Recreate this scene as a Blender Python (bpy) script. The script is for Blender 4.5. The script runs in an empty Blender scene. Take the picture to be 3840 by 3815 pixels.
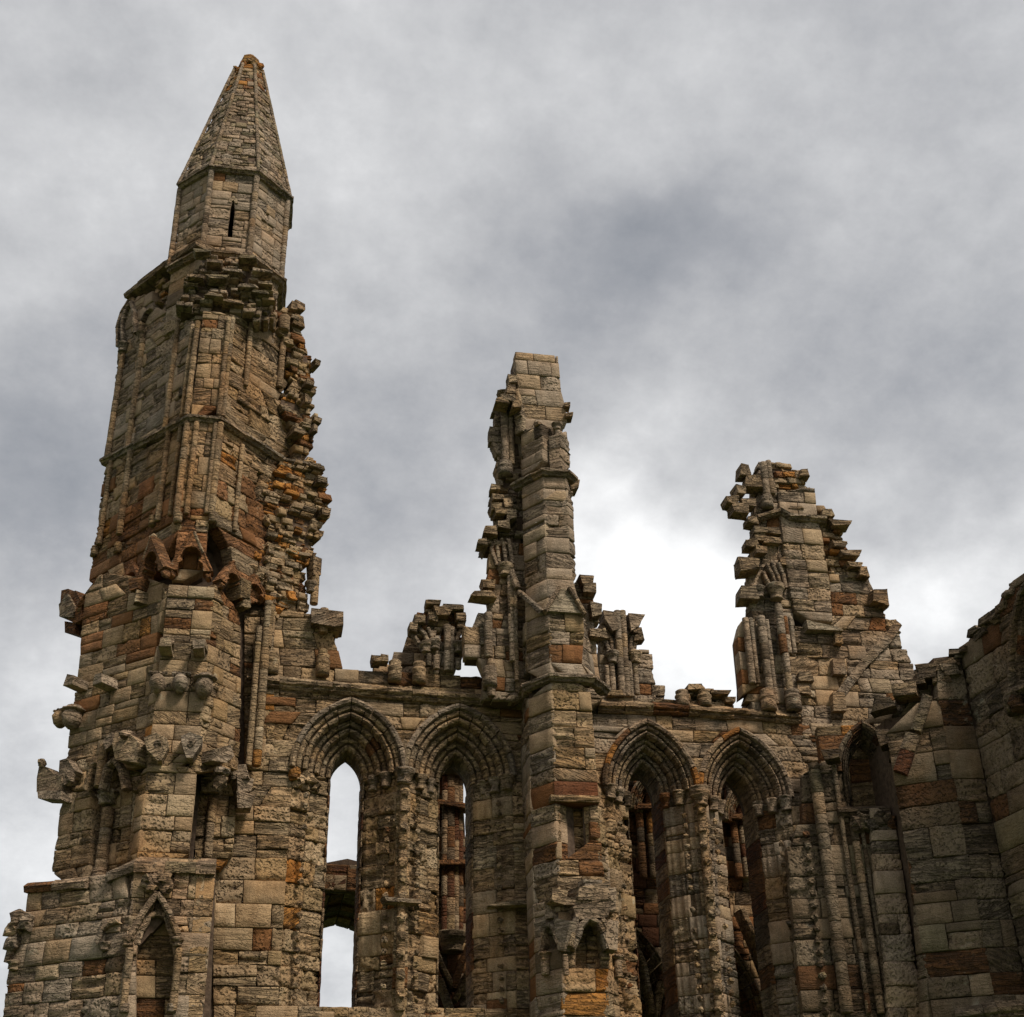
import bpy, math, random
import numpy as np
from mathutils import Matrix

random.seed(7); rng = np.random.default_rng(7)
scene = bpy.context.scene
col = scene.collection
R = math.radians

# ------------------------------------------------------------------ camera
CAM = np.array([0.0, 0.0, 1.6])
F_PX, PITCH, ROLL, YAW = 5150.0, R(30.0), R(-1.3), R(79.3)     # survey of the photograph (3840 x 3815)
PX, PY = 1920.0, 1907.5
_h = np.array([math.cos(YAW), math.sin(YAW), 0]); _r = np.array([math.sin(YAW), -math.cos(YAW), 0])
FWD = _h*math.cos(PITCH) + np.array([0, 0, math.sin(PITCH)])
_u = -_h*math.sin(PITCH) + np.array([0, 0, math.cos(PITCH)])
RIGHT = _r*math.cos(ROLL) + _u*math.sin(ROLL)
UP = -_r*math.sin(ROLL) + _u*math.cos(ROLL)
cd = bpy.data.cameras.new('camera'); cam = bpy.data.objects.new('camera', cd); col.objects.link(cam)
cd.sensor_fit = 'HORIZONTAL'; cd.sensor_width = 36; cd.lens = 36*F_PX/3840
cd.clip_start = 0.1; cd.clip_end = 3000
cam.matrix_world = Matrix([[RIGHT[i], UP[i], -FWD[i], CAM[i]] for i in range(3)] + [[0, 0, 0, 1]])
scene.camera = cam

def ray(x, y): return FWD + RIGHT*((x-PX)/F_PX) - UP*((y-PY)/F_PX)
def project(P):
    d = np.asarray(P) - CAM; z = d@FWD
    return np.stack([PX+F_PX*(d@RIGHT)/z, PY-F_PX*(d@UP)/z], -1)

# ------------------------------------------------------------------ world: overcast sky with broken cloud
# thicker (-) and thinner (+) parts of the cloud deck: direction in the survey, spread, amount
SKY = ((2450, 2230, 430, .33), (2230, 2420, 480, .22), (2900, 2480, 420, .13), (3700, 2330, 330, .30), (3350, 2300, 300, .1), (500, 450, 700, .09), (1400, 300, 600, .07), (2350, 350, 700, .07), 
       (250, 2950, 700, .2), (2450, 980, 400, -.17), (2850, 850, 350, -.10), (2050, 1050, 350, -.10), (1700, 1250, 420, -.10), (1300, 1750, 420, -.10), (120, 1850, 500, -.18), (3350, 1450, 600, -.10), (1300, 3300, 700, .16), (3000, 1900, 350, -.07))
SUN_EL, SUN_AZ = R(52), R(-55)        # azimuth: direction towards the sun, from +X (ccw)
w = bpy.data.worlds.new('World'); scene.world = w; w.use_nodes = True
nt = w.node_tree; N = nt.nodes; L = nt.links; N.clear()
def nd(tree, t, **k):
    n = tree.nodes.new(t)
    for a, b in k.items():
        if a == 'inp':
            for i, v in b.items(): n.inputs[i].default_value = v
        else: setattr(n, a, b)
    return n
def math_(tree, op, a, b=None, c=None, clamp=False):
    n = tree.nodes.new('ShaderNodeMath'); n.operation = op; n.use_clamp = clamp
    for i, v in enumerate((a, b, c)):
        if v is None: continue
        if isinstance(v, (int, float)): n.inputs[i].default_value = v
        else: tree.links.new(v, n.inputs[i])
    return n.outputs[0]
def mixc(tree, fac, a, b, bt='MIX'):
    n = tree.nodes.new('ShaderNodeMix'); n.data_type = 'RGBA'; n.blend_type = bt
    for i, v in ((0, fac), (6, a), (7, b)):
        if isinstance(v, (int, float)): n.inputs[i].default_value = v
        elif isinstance(v, tuple): n.inputs[i].default_value = v
        else: tree.links.new(v, n.inputs[i])
    return n.outputs[2]
tc = nd(nt, 'ShaderNodeTexCoord')
sep = nd(nt, 'ShaderNodeSeparateXYZ'); L.new(tc.outputs['Generated'], sep.inputs[0])
zc = math_(nt, 'MAXIMUM', sep.outputs[2], 0.06)
zc = math_(nt, 'ADD', zc, 0.55)
cmb = nd(nt, 'ShaderNodeCombineXYZ')
L.new(math_(nt, 'DIVIDE', sep.outputs[0], zc), cmb.inputs[0]); L.new(math_(nt, 'DIVIDE', sep.outputs[1], zc), cmb.inputs[1])
def noise(tree, vec, scale, detail=4, rough=.5, dist=0.0):
    n = nd(tree, 'ShaderNodeTexNoise'); n.inputs['Scale'].default_value = scale; n.inputs['Detail'].default_value = detail
    n.inputs['Roughness'].default_value = rough; n.inputs['Distortion'].default_value = dist
    tree.links.new(vec, n.inputs['Vector']); return n.outputs['Fac']
n1 = noise(nt, cmb.outputs[0], 4.2, 7, .62)
n2 = noise(nt, cmb.outputs[0], 13.0, 5, .68)
n3 = noise(nt, cmb.outputs[0], 1.1, 2, .5)
cl = math_(nt, 'ADD', math_(nt, 'MULTIPLY', n1, .62), math_(nt, 'ADD', math_(nt, 'MULTIPLY', n2, .28), math_(nt, 'MULTIPLY', n3, .12)))   # ~0.5 mean
# thinner and thicker parts of the cloud deck, with frayed edges
warp = nd(nt, 'ShaderNodeTexNoise'); warp.inputs['Scale'].default_value = 4.5; warp.inputs['Detail'].default_value = 4; warp.inputs['Roughness'].default_value = .55
L.new(tc.outputs['Generated'], warp.inputs['Vector'])
wv = nd(nt, 'ShaderNodeVectorMath', operation='SUBTRACT'); L.new(warp.outputs['Color'], wv.inputs[0]); wv.inputs[1].default_value = (.5, .5, .5)
ws = nd(nt, 'ShaderNodeVectorMath', operation='SCALE'); L.new(wv.outputs[0], ws.inputs[0]); ws.inputs['Scale'].default_value = .3
wd = nd(nt, 'ShaderNodeVectorMath', operation='ADD'); L.new(tc.outputs['Generated'], wd.inputs[0]); L.new(ws.outputs[0], wd.inputs[1])
def lobe(x, y, rad, amp):
    d = ray(x, y); d = d/np.linalg.norm(d)
    s = nd(nt, 'ShaderNodeVectorMath', operation='DISTANCE'); L.new(wd.outputs[0], s.inputs[0]); s.inputs[1].default_value = tuple(d)
    q = math_(nt, 'DIVIDE', s.outputs['Value'], rad/F_PX)
    q = math_(nt, 'MULTIPLY', math_(nt, 'MULTIPLY', q, q), -1.0)
    return math_(nt, 'MULTIPLY', math_(nt, 'EXPONENT', q), amp)
den = cl
for a in SKY:
    den = math_(nt, 'ADD', den, lobe(*a))
ramp = nd(nt, 'ShaderNodeValToRGB'); cr = ramp.color_ramp
L.new(den, ramp.inputs[0])
stops = [(.20, (.262, .277, .303)), (.36, (.375, .383, .402)), (.48, (.495, .498, .508)), (.60, (.63, .631, .636)), (.74, (.83, .83, .83)), (.95, (1.14, 1.14, 1.13))]
while len(cr.elements) < len(stops): cr.elements.new(.5)
for e, (p, c) in zip(cr.elements, stops): e.position = p; e.color = (*c, 1)
sky = nd(nt, 'ShaderNodeTexSky'); sky.sky_type = 'NISHITA'; sky.sun_disc = False
sky.sun_elevation = SUN_EL; sky.sun_rotation = R(90) - SUN_AZ
bg = nd(nt, 'ShaderNodeBackground'); bg.inputs['Strength'].default_value = .1
cloud = nd(nt, 'ShaderNodeVectorMath', operation='SCALE'); L.new(ramp.outputs[0], cloud.inputs[0]); cloud.inputs['Scale'].default_value = 3.9
L.new(mixc(nt, .96, sky.outputs[0], cloud.outputs[0]), bg.inputs['Color'])
out = nd(nt, 'ShaderNodeOutputWorld'); L.new(bg.outputs[0], out.inputs[0])
# ------------------------------------------------------------------ sun (soft, behind cloud) and exposure
sd = bpy.data.lights.new('sun', 'SUN'); sun = bpy.data.objects.new('sun', sd); col.objects.link(sun)
sd.energy = 1.5; sd.angle = R(14); sd.color = (1, .92, .80)
sv = np.array([math.cos(SUN_AZ)*math.cos(SUN_EL), math.sin(SUN_AZ)*math.cos(SUN_EL), math.sin(SUN_EL)])
from mathutils import Vector
sun.rotation_euler = Vector(tuple(sv)).to_track_quat('Z', 'Y').to_euler(); sun.location = (0, -20, 60)
vs = scene.view_settings; vs.view_transform = 'Standard'; vs.look = 'None'; vs.exposure = 1.4; vs.gamma = 1.0; vs.use_curve_mapping = False
scene.render.engine = 'CYCLES'
cy_ = scene.cycles; cy_.max_bounces = 4; cy_.diffuse_bounces = 2; cy_.glossy_bounces = 1; cy_.use_adaptive_sampling = True; cy_.adaptive_threshold = .02

# ------------------------------------------------------------------ materials
def stone_material(name, mortar=False):
    m = bpy.data.materials.new(name); m.use_nodes = True; t = m.node_tree; t.nodes.clear()
    geo = nd(t, 'ShaderNodeNewGeometry'); pos = geo.outputs['Position']
    att = nd(t, 'ShaderNodeAttribute', attribute_name='tint'); tint = att.outputs['Color']; wear = att.outputs['Alpha']
    # every block its own bit of sandstone: offset and tilt of the bedding follow the block
    off = nd(t, 'ShaderNodeAttribute', attribute_name='seed')
    ov = nd(t, 'ShaderNodeVectorMath', operation='SCALE'); t.links.new(off.outputs['Vector'], ov.inputs[0]); ov.inputs['Scale'].default_value = 40
    p2 = nd(t, 'ShaderNodeVectorMath', operation='ADD'); t.links.new(pos, p2.inputs[0]); t.links.new(ov.outputs[0], p2.inputs[1])
    s = nd(t, 'ShaderNodeSeparateXYZ'); t.links.new(pos, s.inputs[0])
    so = nd(t, 'ShaderNodeSeparateXYZ'); t.links.new(off.outputs['Vector'], so.inputs[0])
    z2 = math_(t, 'ADD', s.outputs[2], math_(t, 'MULTIPLY', math_(t, 'ADD', s.outputs[0], s.outputs[1]), so.outputs[2]))
    cb = nd(t, 'ShaderNodeCombineXYZ')
    t.links.new(math_(t, 'ADD', s.outputs[0], math_(t, 'MULTIPLY', so.outputs[0], 31.0)), cb.inputs[0]); t.links.new(s.outputs[1], cb.inputs[1])
    t.links.new(math_(t, 'MULTIPLY', z2, math_(t, 'ADD', 4.0, math_(t, 'MULTIPLY', so.outputs[1], 5.5))), cb.inputs[2])
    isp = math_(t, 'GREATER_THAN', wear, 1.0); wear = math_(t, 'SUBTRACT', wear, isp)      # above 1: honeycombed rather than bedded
    bed = noise(t, cb.outputs[0], 2.6, 3, .62, .35)
    grain = noise(t, p2.outputs[0], 42, 2, .7)
    mott = noise(t, p2.outputs[0], 3.4, 4, .6)
    pit = noise(t, p2.outputs[0], 15, 2, .55)
    big = noise(t, pos, .55, 2, .62); stain = noise(t, pos, .33, 4, .6, .4); soot = noise(t, pos, 1.1, 5, .65, .3)
    wob = nd(t, 'ShaderNodeVectorMath', operation='SCALE'); t.links.new(p2.outputs[0], wob.inputs[0]); wob.inputs['Scale'].default_value = 1.0
    vor = nd(t, 'ShaderNodeTexVoronoi'); vor.inputs['Scale'].default_value = 11.0; t.links.new(p2.outputs[0], vor.inputs['Vector'])
    hv = nd(t, 'ShaderNodeMapRange', inp={1: .06, 2: .6, 3: 0.0, 4: 1.0}); t.links.new(math_(t, 'ADD', vor.outputs['Distance'], math_(t, 'MULTIPLY', pit, .25)), hv.inputs[0])
    # albedo
    v = math_(t, 'ADD', .45, math_(t, 'MULTIPLY', mott, 1.1))
    hs = nd(t, 'ShaderNodeHueSaturation'); t.links.new(tint, hs.inputs['Color']); t.links.new(v, hs.inputs['Value'])
    c = hs.outputs[0]
    sm = nd(t, 'ShaderNodeMapRange', inp={1: .5, 2: .68, 3: 0.0, 4: .75}); t.links.new(stain, sm.inputs[0])
    c = mixc(t, sm.outputs[0], c, mixc(t, 1.0, c, (1.0, .78, .56, 1), 'MULTIPLY'))          # iron staining runs across the joints
    sk = nd(t, 'ShaderNodeMapRange', inp={1: .5, 2: .74, 3: 0.0, 4: .55}); t.links.new(soot, sk.inputs[0])
    c = mixc(t, sk.outputs[0], c, mixc(t, 1.0, c, (.52, .50, .47, 1), 'MULTIPLY'))          # blackened crust
    cs_ = nd(t, 'ShaderNodeCombineXYZ'); t.links.new(s.outputs[0], cs_.inputs[0]); t.links.new(s.outputs[1], cs_.inputs[1]); t.links.new(math_(t, 'MULTIPLY', s.outputs[2], .11), cs_.inputs[2])
    rs = nd(t, 'ShaderNodeMapRange', inp={1: .5, 2: .68, 3: 0.0, 4: .55}); t.links.new(noise(t, cs_.outputs[0], 2.6, 3, .6, .2), rs.inputs[0])
    c = mixc(t, rs.outputs[0], c, mixc(t, 1.0, c, (.66, .60, .53, 1), 'MULTIPLY'))          # rain streaks down the face
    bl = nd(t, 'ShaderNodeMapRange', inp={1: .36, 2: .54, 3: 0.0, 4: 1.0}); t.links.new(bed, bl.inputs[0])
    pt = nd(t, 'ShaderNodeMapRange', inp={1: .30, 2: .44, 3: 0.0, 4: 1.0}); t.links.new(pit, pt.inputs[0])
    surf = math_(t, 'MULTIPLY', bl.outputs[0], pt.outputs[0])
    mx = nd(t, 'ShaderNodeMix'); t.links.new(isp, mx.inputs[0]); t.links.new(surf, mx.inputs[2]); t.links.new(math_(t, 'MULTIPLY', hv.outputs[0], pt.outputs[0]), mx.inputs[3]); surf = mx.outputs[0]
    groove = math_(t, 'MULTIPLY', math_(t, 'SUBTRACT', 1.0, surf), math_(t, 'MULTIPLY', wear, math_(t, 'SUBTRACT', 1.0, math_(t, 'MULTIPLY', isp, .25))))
    c = mixc(t, math_(t, 'MULTIPLY', groove, .78), c, (.03, .021, .014, 1))               # self-shadow of grooves and pits painted into the colour, along with held dirt
    gr = nd(t, 'ShaderNodeMapRange', inp={1: .3, 2: .7, 3: .7, 4: 1.3}); t.links.new(grain, gr.inputs[0])
    c = mixc(t, 1.0, c, gr.outputs[0], 'MULTIPLY')
    lic = nd(t, 'ShaderNodeMapRange', inp={1: .62, 2: .72, 3: 0.0, 4: .5}); t.links.new(mott, lic.inputs[0])
    lw = nd(t, 'ShaderNodeMapRange', inp={1: .52, 2: .62, 3: 0.0, 4: 1.0}); t.links.new(big, lw.inputs[0])
    c = mixc(t, math_(t, 'MULTIPLY', lic.outputs[0], lw.outputs[0]), c, (.34, .32, .24, 1))
    bs = nd(t, 'ShaderNodeBsdfPrincipled'); bs.inputs['Roughness'].default_value = .93
    bs.inputs['Specular IOR Level'].default_value = .2
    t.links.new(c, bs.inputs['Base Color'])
    hgt = math_(t, 'ADD', math_(t, 'MULTIPLY', surf, math_(t, 'MULTIPLY', wear, .08)),
                math_(t, 'ADD', math_(t, 'MULTIPLY', grain, .012), math_(t, 'MULTIPLY', pit, .014)))
    b = nd(t, 'ShaderNodeBump'); b.inputs['Strength'].default_value = 1.0; b.inputs['Distance'].default_value = 1.0
    t.links.new(hgt, b.inputs['Height']); t.links.new(b.outputs[0], bs.inputs['Normal'])
    o = nd(t, 'ShaderNodeOutputMaterial'); t.links.new(bs.outputs[0], o.inputs[0])
    return m
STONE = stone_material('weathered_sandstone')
def flat_material(name, c1, c2, scale, bump=.03):
    m = bpy.data.materials.new(name); m.use_nodes = True; t = m.node_tree; bs = t.nodes['Principled BSDF']
    geo = nd(t, 'ShaderNodeNewGeometry'); n = noise(t, geo.outputs['Position'], scale, 6, .6)
    r = nd(t, 'ShaderNodeValToRGB'); r.color_ramp.elements[0].position = .3; r.color_ramp.elements[1].position = .7
    r.color_ramp.elements[0].color = (*c1, 1); r.color_ramp.elements[1].color = (*c2, 1); t.links.new(n, r.inputs[0]); t.links.new(r.outputs[0], bs.inputs['Base Color'])
    bs.inputs['Roughness'].default_value = .95; bs.inputs['Specular IOR Level'].default_value = .15
    b = nd(t, 'ShaderNodeBump'); b.inputs['Distance'].default_value = bump; t.links.new(n, b.inputs['Height']); t.links.new(b.outputs[0], bs.inputs['Normal'])
    return m
MORTAR = flat_material('lime_mortar_core', (.055, .036, .025), (.13, .088, .06), 9)
GRASS = flat_material('mown_grass', (.035, .06, .018), (.08, .11, .035), 3)

# ------------------------------------------------------------------ noise in numpy
def _hash(i, j, k):
    n = (i*374761393 + j*668265263 + k*2147483647 + 1442695) & 0xffffffff
    n = ((n ^ (n >> 13))*1274126177) & 0xffffffff
    return ((n ^ (n >> 16)) & 0xffff)/32767.5 - 1.0
def vnoise(p):
    f = np.floor(p).astype(np.int64); t = p - f; t = t*t*(3-2*t)
    r = 0
    for a in (0, 1):
        for b in (0, 1):
            for c in (0, 1):
                wgt = (t[:, 0] if a else 1-t[:, 0])*(t[:, 1] if b else 1-t[:, 1])*(t[:, 2] if c else 1-t[:, 2])
                r = r + wgt*_hash(f[:, 0]+a, f[:, 1]+b, f[:, 2]+c)
    return r

# ------------------------------------------------------------------ survey helpers: zoomed photo -> pixel -> plane
def Z(x0, y0, s): return lambda *p: [(x0+p[i]*s, y0+p[i+1]*s) for i in range(0, len(p), 2)]
ZA = Z(300, 150, .5732); ZB = Z(200, 1100, .6253); ZC = Z(0, 2000, .6729); ZD = Z(0, 2800, .5288); ZE = Z(1000, 2200, .5694)
ZF = Z(900, 2800, .5694); ZG = Z(1600, 1250, .7294); ZH = Z(2550, 1650, .6254); ZI = Z(1850, 2500, .6853); ZJ = Z(2700, 2100, .5901)
ZK = Z(2700, 2800, .5901); ZM = Z(1850, 1300, .3127); ZN = Z(1850, 1850, .391); ZO = Z(1900, 2550, .3127); ZP = Z(1900, 3100, .3726); ZQ = Z(3100, 2400, .3856)

class Plane:
    def __init__(s, O, U, V):
        s.O = np.asarray(O, float); s.U = np.asarray(U, float); s.V = np.asarray(V, float)
        if np.cross(s.U, s.V)@(CAM - s.O) < 0: s.U = -s.U
        s.N = np.cross(s.U, s.V); s.N /= np.linalg.norm(s.N)
    def hit(s, x, y):
        d = ray(x, y); return CAM + d*(((s.O-CAM)@s.N)/(d@s.N))
    def uv(s, pts):
        r = []
        for x, y in pts:
            q = s.hit(x, y) - s.O; r.append((q@s.U, q@s.V))
        return r
    def pt(s, u, v, n=0.0): return s.O + s.U*u + s.V*v + s.N*n
    def off(s, d): p = Plane(s.O + s.N*d, s.U, s.V); return p
def vplane(P, az):
    a = R(az); return Plane((P[0], P[1], 0), (math.cos(a), math.sin(a), 0), (0, 0, 1))
def at(pl, p, n=0.0): return pl.hit(*p) + pl.N*n

# ------------------------------------------------------------------ things collect their pieces
G_ = (.385, .295, .192); GR = (.325, .258, .178); TAN = (.45, .335, .20); PALE = (.52, .415, .275); BRN = (.24, .122, .052)
ORG = (.47, .225, .06); DRK = (.165, .13, .09); RED = (.15, .066, .032); GRN = (.27, .237, .145); OLD = (.36, .255, .125); DG = (.23, .19, .138); DBR = (.14, .076, .037)
PAL_TOWER = [(G_, 34), (TAN, 34), (PALE, 8), (GR, 18), (BRN, 1.5), (OLD, 6), (ORG, .4)]
PAL_WARM = [(G_, 24), (TAN, 44), (PALE, 7), (OLD, 16), (BRN, 3), (ORG, .8)]
PAL_BROWN = [(BRN, 40), (TAN, 14), (OLD, 18), (G_, 12), (ORG, 4)]; RST = (.33, .175, .085); PAL_RUST = [(BRN, 40), (RST, 34), (OLD, 8), (G_, 6)]
PAL_RUIN = [(G_, 28), (TAN, 20), (BRN, 12), (ORG, 11), (OLD, 12), (GR, 12), (PALE, 4)]
NG = (.40, .33, .252); NGR = (.335, .28, .216)
PAL_GREY = [(NG, 44), (NGR, 30), (G_, 10), (TAN, 8), (BRN, 1), (PALE, 4), (DRK, 2)]
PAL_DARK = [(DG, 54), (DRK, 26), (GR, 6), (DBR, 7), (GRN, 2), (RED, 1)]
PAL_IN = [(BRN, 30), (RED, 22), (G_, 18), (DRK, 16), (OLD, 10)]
PAL_SPIRE = [(NGR, 34), (GRN, 22), (NG, 30), (PALE, 9)]
def pick(pal):
    x = random.random()*sum(w_ for _, w_ in pal)
    for c, w_ in pal:
        x -= w_
        if x <= 0: break
    if c[0] > .26 and c[2] > .11: a = pal[0][0] if pal[0][0][2] > .11 else G_; c = tuple(.66*x+.34*y for x, y in zip(c, a))     # neighbours weather alike
    k = random.uniform(.9, 1.1); h = random.uniform(-.05, .05)
    return (c[0]*k*(1+h)*.765, c[1]*k*.69, c[2]*k*(1-h)*.625)
STUFF = {'block': 'worn_masonry', 'rubble_stone': 'loose_rubble', 'voussoir': 'arch_moulding', 'jamb_stone': 'jamb_masonry', 'shaft_drum': 'worn_shafts'}
class Thing:
    def __init__(s, name, label, cat, base, group=None, scale=1.0):
        s.scale = scale
        s.root = bpy.data.objects.new(name, None); col.objects.link(s.root); s.root.location = tuple(base); s.base = np.asarray(base, float)
        s.root['label'] = label; s.root['category'] = cat; s.root.empty_display_size = .5
        if group: s.root['group'] = group
        s.p = []; s.core = ([], []); s.of = None; s.made = {}
        h, z = [], -1.0
        while z < 36: h.append(z); z += random.choice((.3, .34, .38, .42, .46, .5))*s.scale
        s.courses = h
    def add(s, name, v, f, tint, wear=.6, smooth=True, mat=None, label=None):
        s.p.append((name, np.asarray(v), f, tint, wear, smooth, mat, label, s.of))
        return len(s.p)-1
    def addcore(s, v, f):
        b = sum(len(x) for x in s.core[0]); s.core[0].append(np.asarray(v)); s.core[1].extend([tuple(i+b for i in q) for q in f])
    def mesh(s, name, v, f, tints, smooth, mat, label=None, kind=None, par=None):
        c = v.mean(0); me = bpy.data.meshes.new(name); me.from_pydata((v-c).tolist(), [], f); me.materials.append(mat)
        if tints is not None:
            a = me.attributes.new('tint', 'FLOAT_COLOR', 'POINT'); a.data.foreach_set('color', np.asarray(tints[0], dtype=np.float32).ravel())
            b = me.attributes.new('seed', 'FLOAT_VECTOR', 'POINT'); b.data.foreach_set('vector', np.asarray(tints[1], dtype=np.float32).ravel())
        if smooth: me.polygons.foreach_set('use_smooth', [True]*len(f))
        me.update()
        o = bpy.data.objects.new(name, me); col.objects.link(o); o.parent = par or s.root; o.location = tuple(c - s.base - (np.array(par.location) if par else 0))
        if label: o['label'] = label
        if kind: o['kind'] = kind
        s.last = o
        return o
    def finish(s, cap=300):
        by = {}
        for i, q in enumerate(s.p): by.setdefault(q[0], []).append(q+(i,))
        by = dict(sorted(by.items(), key=lambda e: any(q[8] is not None for q in e[1])))
        for name, ps in by.items():
            if len(ps) > cap:
                def area(q):
                    b = project(q[1]); b0 = np.clip(b.min(0), -50, 3900); b1 = np.clip(b.max(0), -50, 3900); return -(b1-b0).prod()
                ps.sort(key=area); rest = ps[cap:]; ps = ps[:cap]
                V, Fc, T1, T2, k = [], [], [], [], 0
                for q in rest:
                    sd_ = (random.random(), random.random(), random.uniform(-.3, .3))
                    V.append(q[1]); Fc += [tuple(i+k for i in f) for f in q[2]]; k += len(q[1])
                    T1 += [(*q[3], q[4])]*len(q[1]); T2 += [sd_]*len(q[1])
                s.mesh(STUFF.get(name, 'worn_'+name), np.concatenate(V), Fc, (T1, T2), True, STONE, kind='stuff')
            for q in ps:
                n = len(q[1]); sd_ = (random.random(), random.random(), random.choice((0, 0, random.uniform(-.08, .08), random.uniform(-.6, .6))))
                s.mesh(name, q[1], q[2], (np.tile((*q[3], q[4]), (n, 1)), np.tile(sd_, (n, 1))), q[5], q[6] or STONE, q[7], par=s.made.get(q[8]))
                s.made[q[9]] = col.objects[-1] if False else s.last
        if s.core[0]: s.mesh('mortar_core', np.concatenate(s.core[0]), s.core[1], None, False, MORTAR)

_tpl = {}
def tpl(nu, nv):
    if (nu, nv) in _tpl: return _tpl[nu, nv]
    g = lambda i, j: j*(nu+1)+i
    f = [(g(i, j), g(i+1, j), g(i+1, j+1), g(i, j+1)) for j in range(nv) for i in range(nu)]
    ring = [g(i, 0) for i in range(nu)] + [g(nu, j) for j in range(nv)] + [g(i, nv) for i in range(nu, 0, -1)] + [g(0, j) for j in range(nv, 0, -1)]
    n0 = (nu+1)*(nv+1); m = len(ring)
    f += [(ring[(k+1) % m], ring[k], n0+k, n0+(k+1) % m) for k in range(m)]
    _tpl[nu, nv] = (f, ring); return f, ring
EDGE_U = [0, .05, .3, .5, .7, .95, 1]; 
def block(T, pl, q, depth=.35, proud=0.0, kind=None, tint=(.2, .17, .13), name='block', amp=1.0, label=None, gap=.006, relief=None, nu=None):
    """one dressed stone: quad q = (u0b,u1b,u1t,u0t,v0,v1) on plane pl, weathered front, sides running back into the wall"""
    a0, b0, b1, a1, v0, v1 = q
    a0 += gap; a1 += gap; b0 -= gap; b1 -= gap; v0 += gap; v1 -= gap
    if b0-a0 < .02 and b1-a1 < .02 or v1-v0 < .02: return
    kind = kind or random.choices(('smooth', 'bed', 'pit'), (3, 5, 2))[0]
    h = v1-v0; wd_ = max(b0-a0, b1-a1)
    eu = min(.2, .013/max(wd_, .05)); ev = min(.2, .012/h)
    if relief is not None: us = np.linspace(0, 1, nu or 12)
    else:
        k = 3 if wd_ < .45 else 5
        us = np.concatenate([[0, eu], np.linspace(eu, 1-eu, k)[1:-1], [1-eu, 1]])
    nvv = 4 if kind == 'smooth' else int(min(9, max(5, h/.045)))
    vv = np.concatenate([[0, ev], np.linspace(ev, 1-ev, nvv)[1:-1], [1-ev, 1]])
    if kind != 'smooth': vv[2:-2] += rng.uniform(-.02, .02, len(vv)-4)
    UU, VV = np.meshgrid(us, vv); s, t = UU.ravel(), VV.ravel()
    uu = (a0*(1-t)+a1*t)*(1-s) + (b0*(1-t)+b1*t)*s; v = v0*(1-t)+v1*t
    sd_ = random.uniform(0, 900)
    edge = ((s < 1e-6) | (s > 1-1e-6) | (t < 1e-6) | (t > 1-1e-6))
    P3 = np.stack([uu, v, np.full_like(uu, sd_)], -1)
    n = proud + .006*vnoise(P3*np.array([9, 9, 1.]))
    n -= edge*random.uniform(.009, .022)
    if kind == 'bed':
        tl = random.choice((0, 0, 0, random.uniform(-.5, .5)))
        q3 = np.stack([uu*1.3, (v+tl*uu)*17, np.full_like(uu, sd_)], -1); e = vnoise(q3); q3[:, 1] *= 2.1; e = e*.7+.3*vnoise(q3)
        n -= amp*.075*np.clip(.25-e, 0, 1)
    elif kind == 'pit':
        e = vnoise(P3*np.array([9, 14, 1.])); n -= amp*.085*np.clip(-.05-e, 0, 1) + amp*.025*np.abs(vnoise(P3*np.array([4, 5, 1.])))
    # corners knocked off
    if random.random() < .25: cu, cv = random.choice((0, 1)), random.choice((0, 1)); n -= .06*amp*np.clip(.28-np.hypot((s-cu)*wd_, (t-cv)*h), 0, 1)/.28*random.random()
    if relief is not None: n = n + relief(uu)
    j = .008*amp if kind != 'smooth' else .003
    uu = uu + edge*rng.uniform(-j, j, len(uu)); v = v + edge*rng.uniform(-j, j, len(v))
    V = pl.O + np.outer(uu, pl.U) + np.outer(v, pl.V) + np.outer(n, pl.N)
    f, ring = tpl(len(us)-1, len(vv)-1)
    back = pl.O + np.outer(uu[ring], pl.U) + np.outer(v[ring], pl.V) + np.outer(np.full(len(ring), proud-depth), pl.N)
    T.add(name, np.concatenate([V, back]), f, tint, {'smooth': random.uniform(0, .28), 'bed': random.uniform(.5, .98), 'pit': random.uniform(1.35, 1.85)}[kind], True, label=label)

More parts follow.
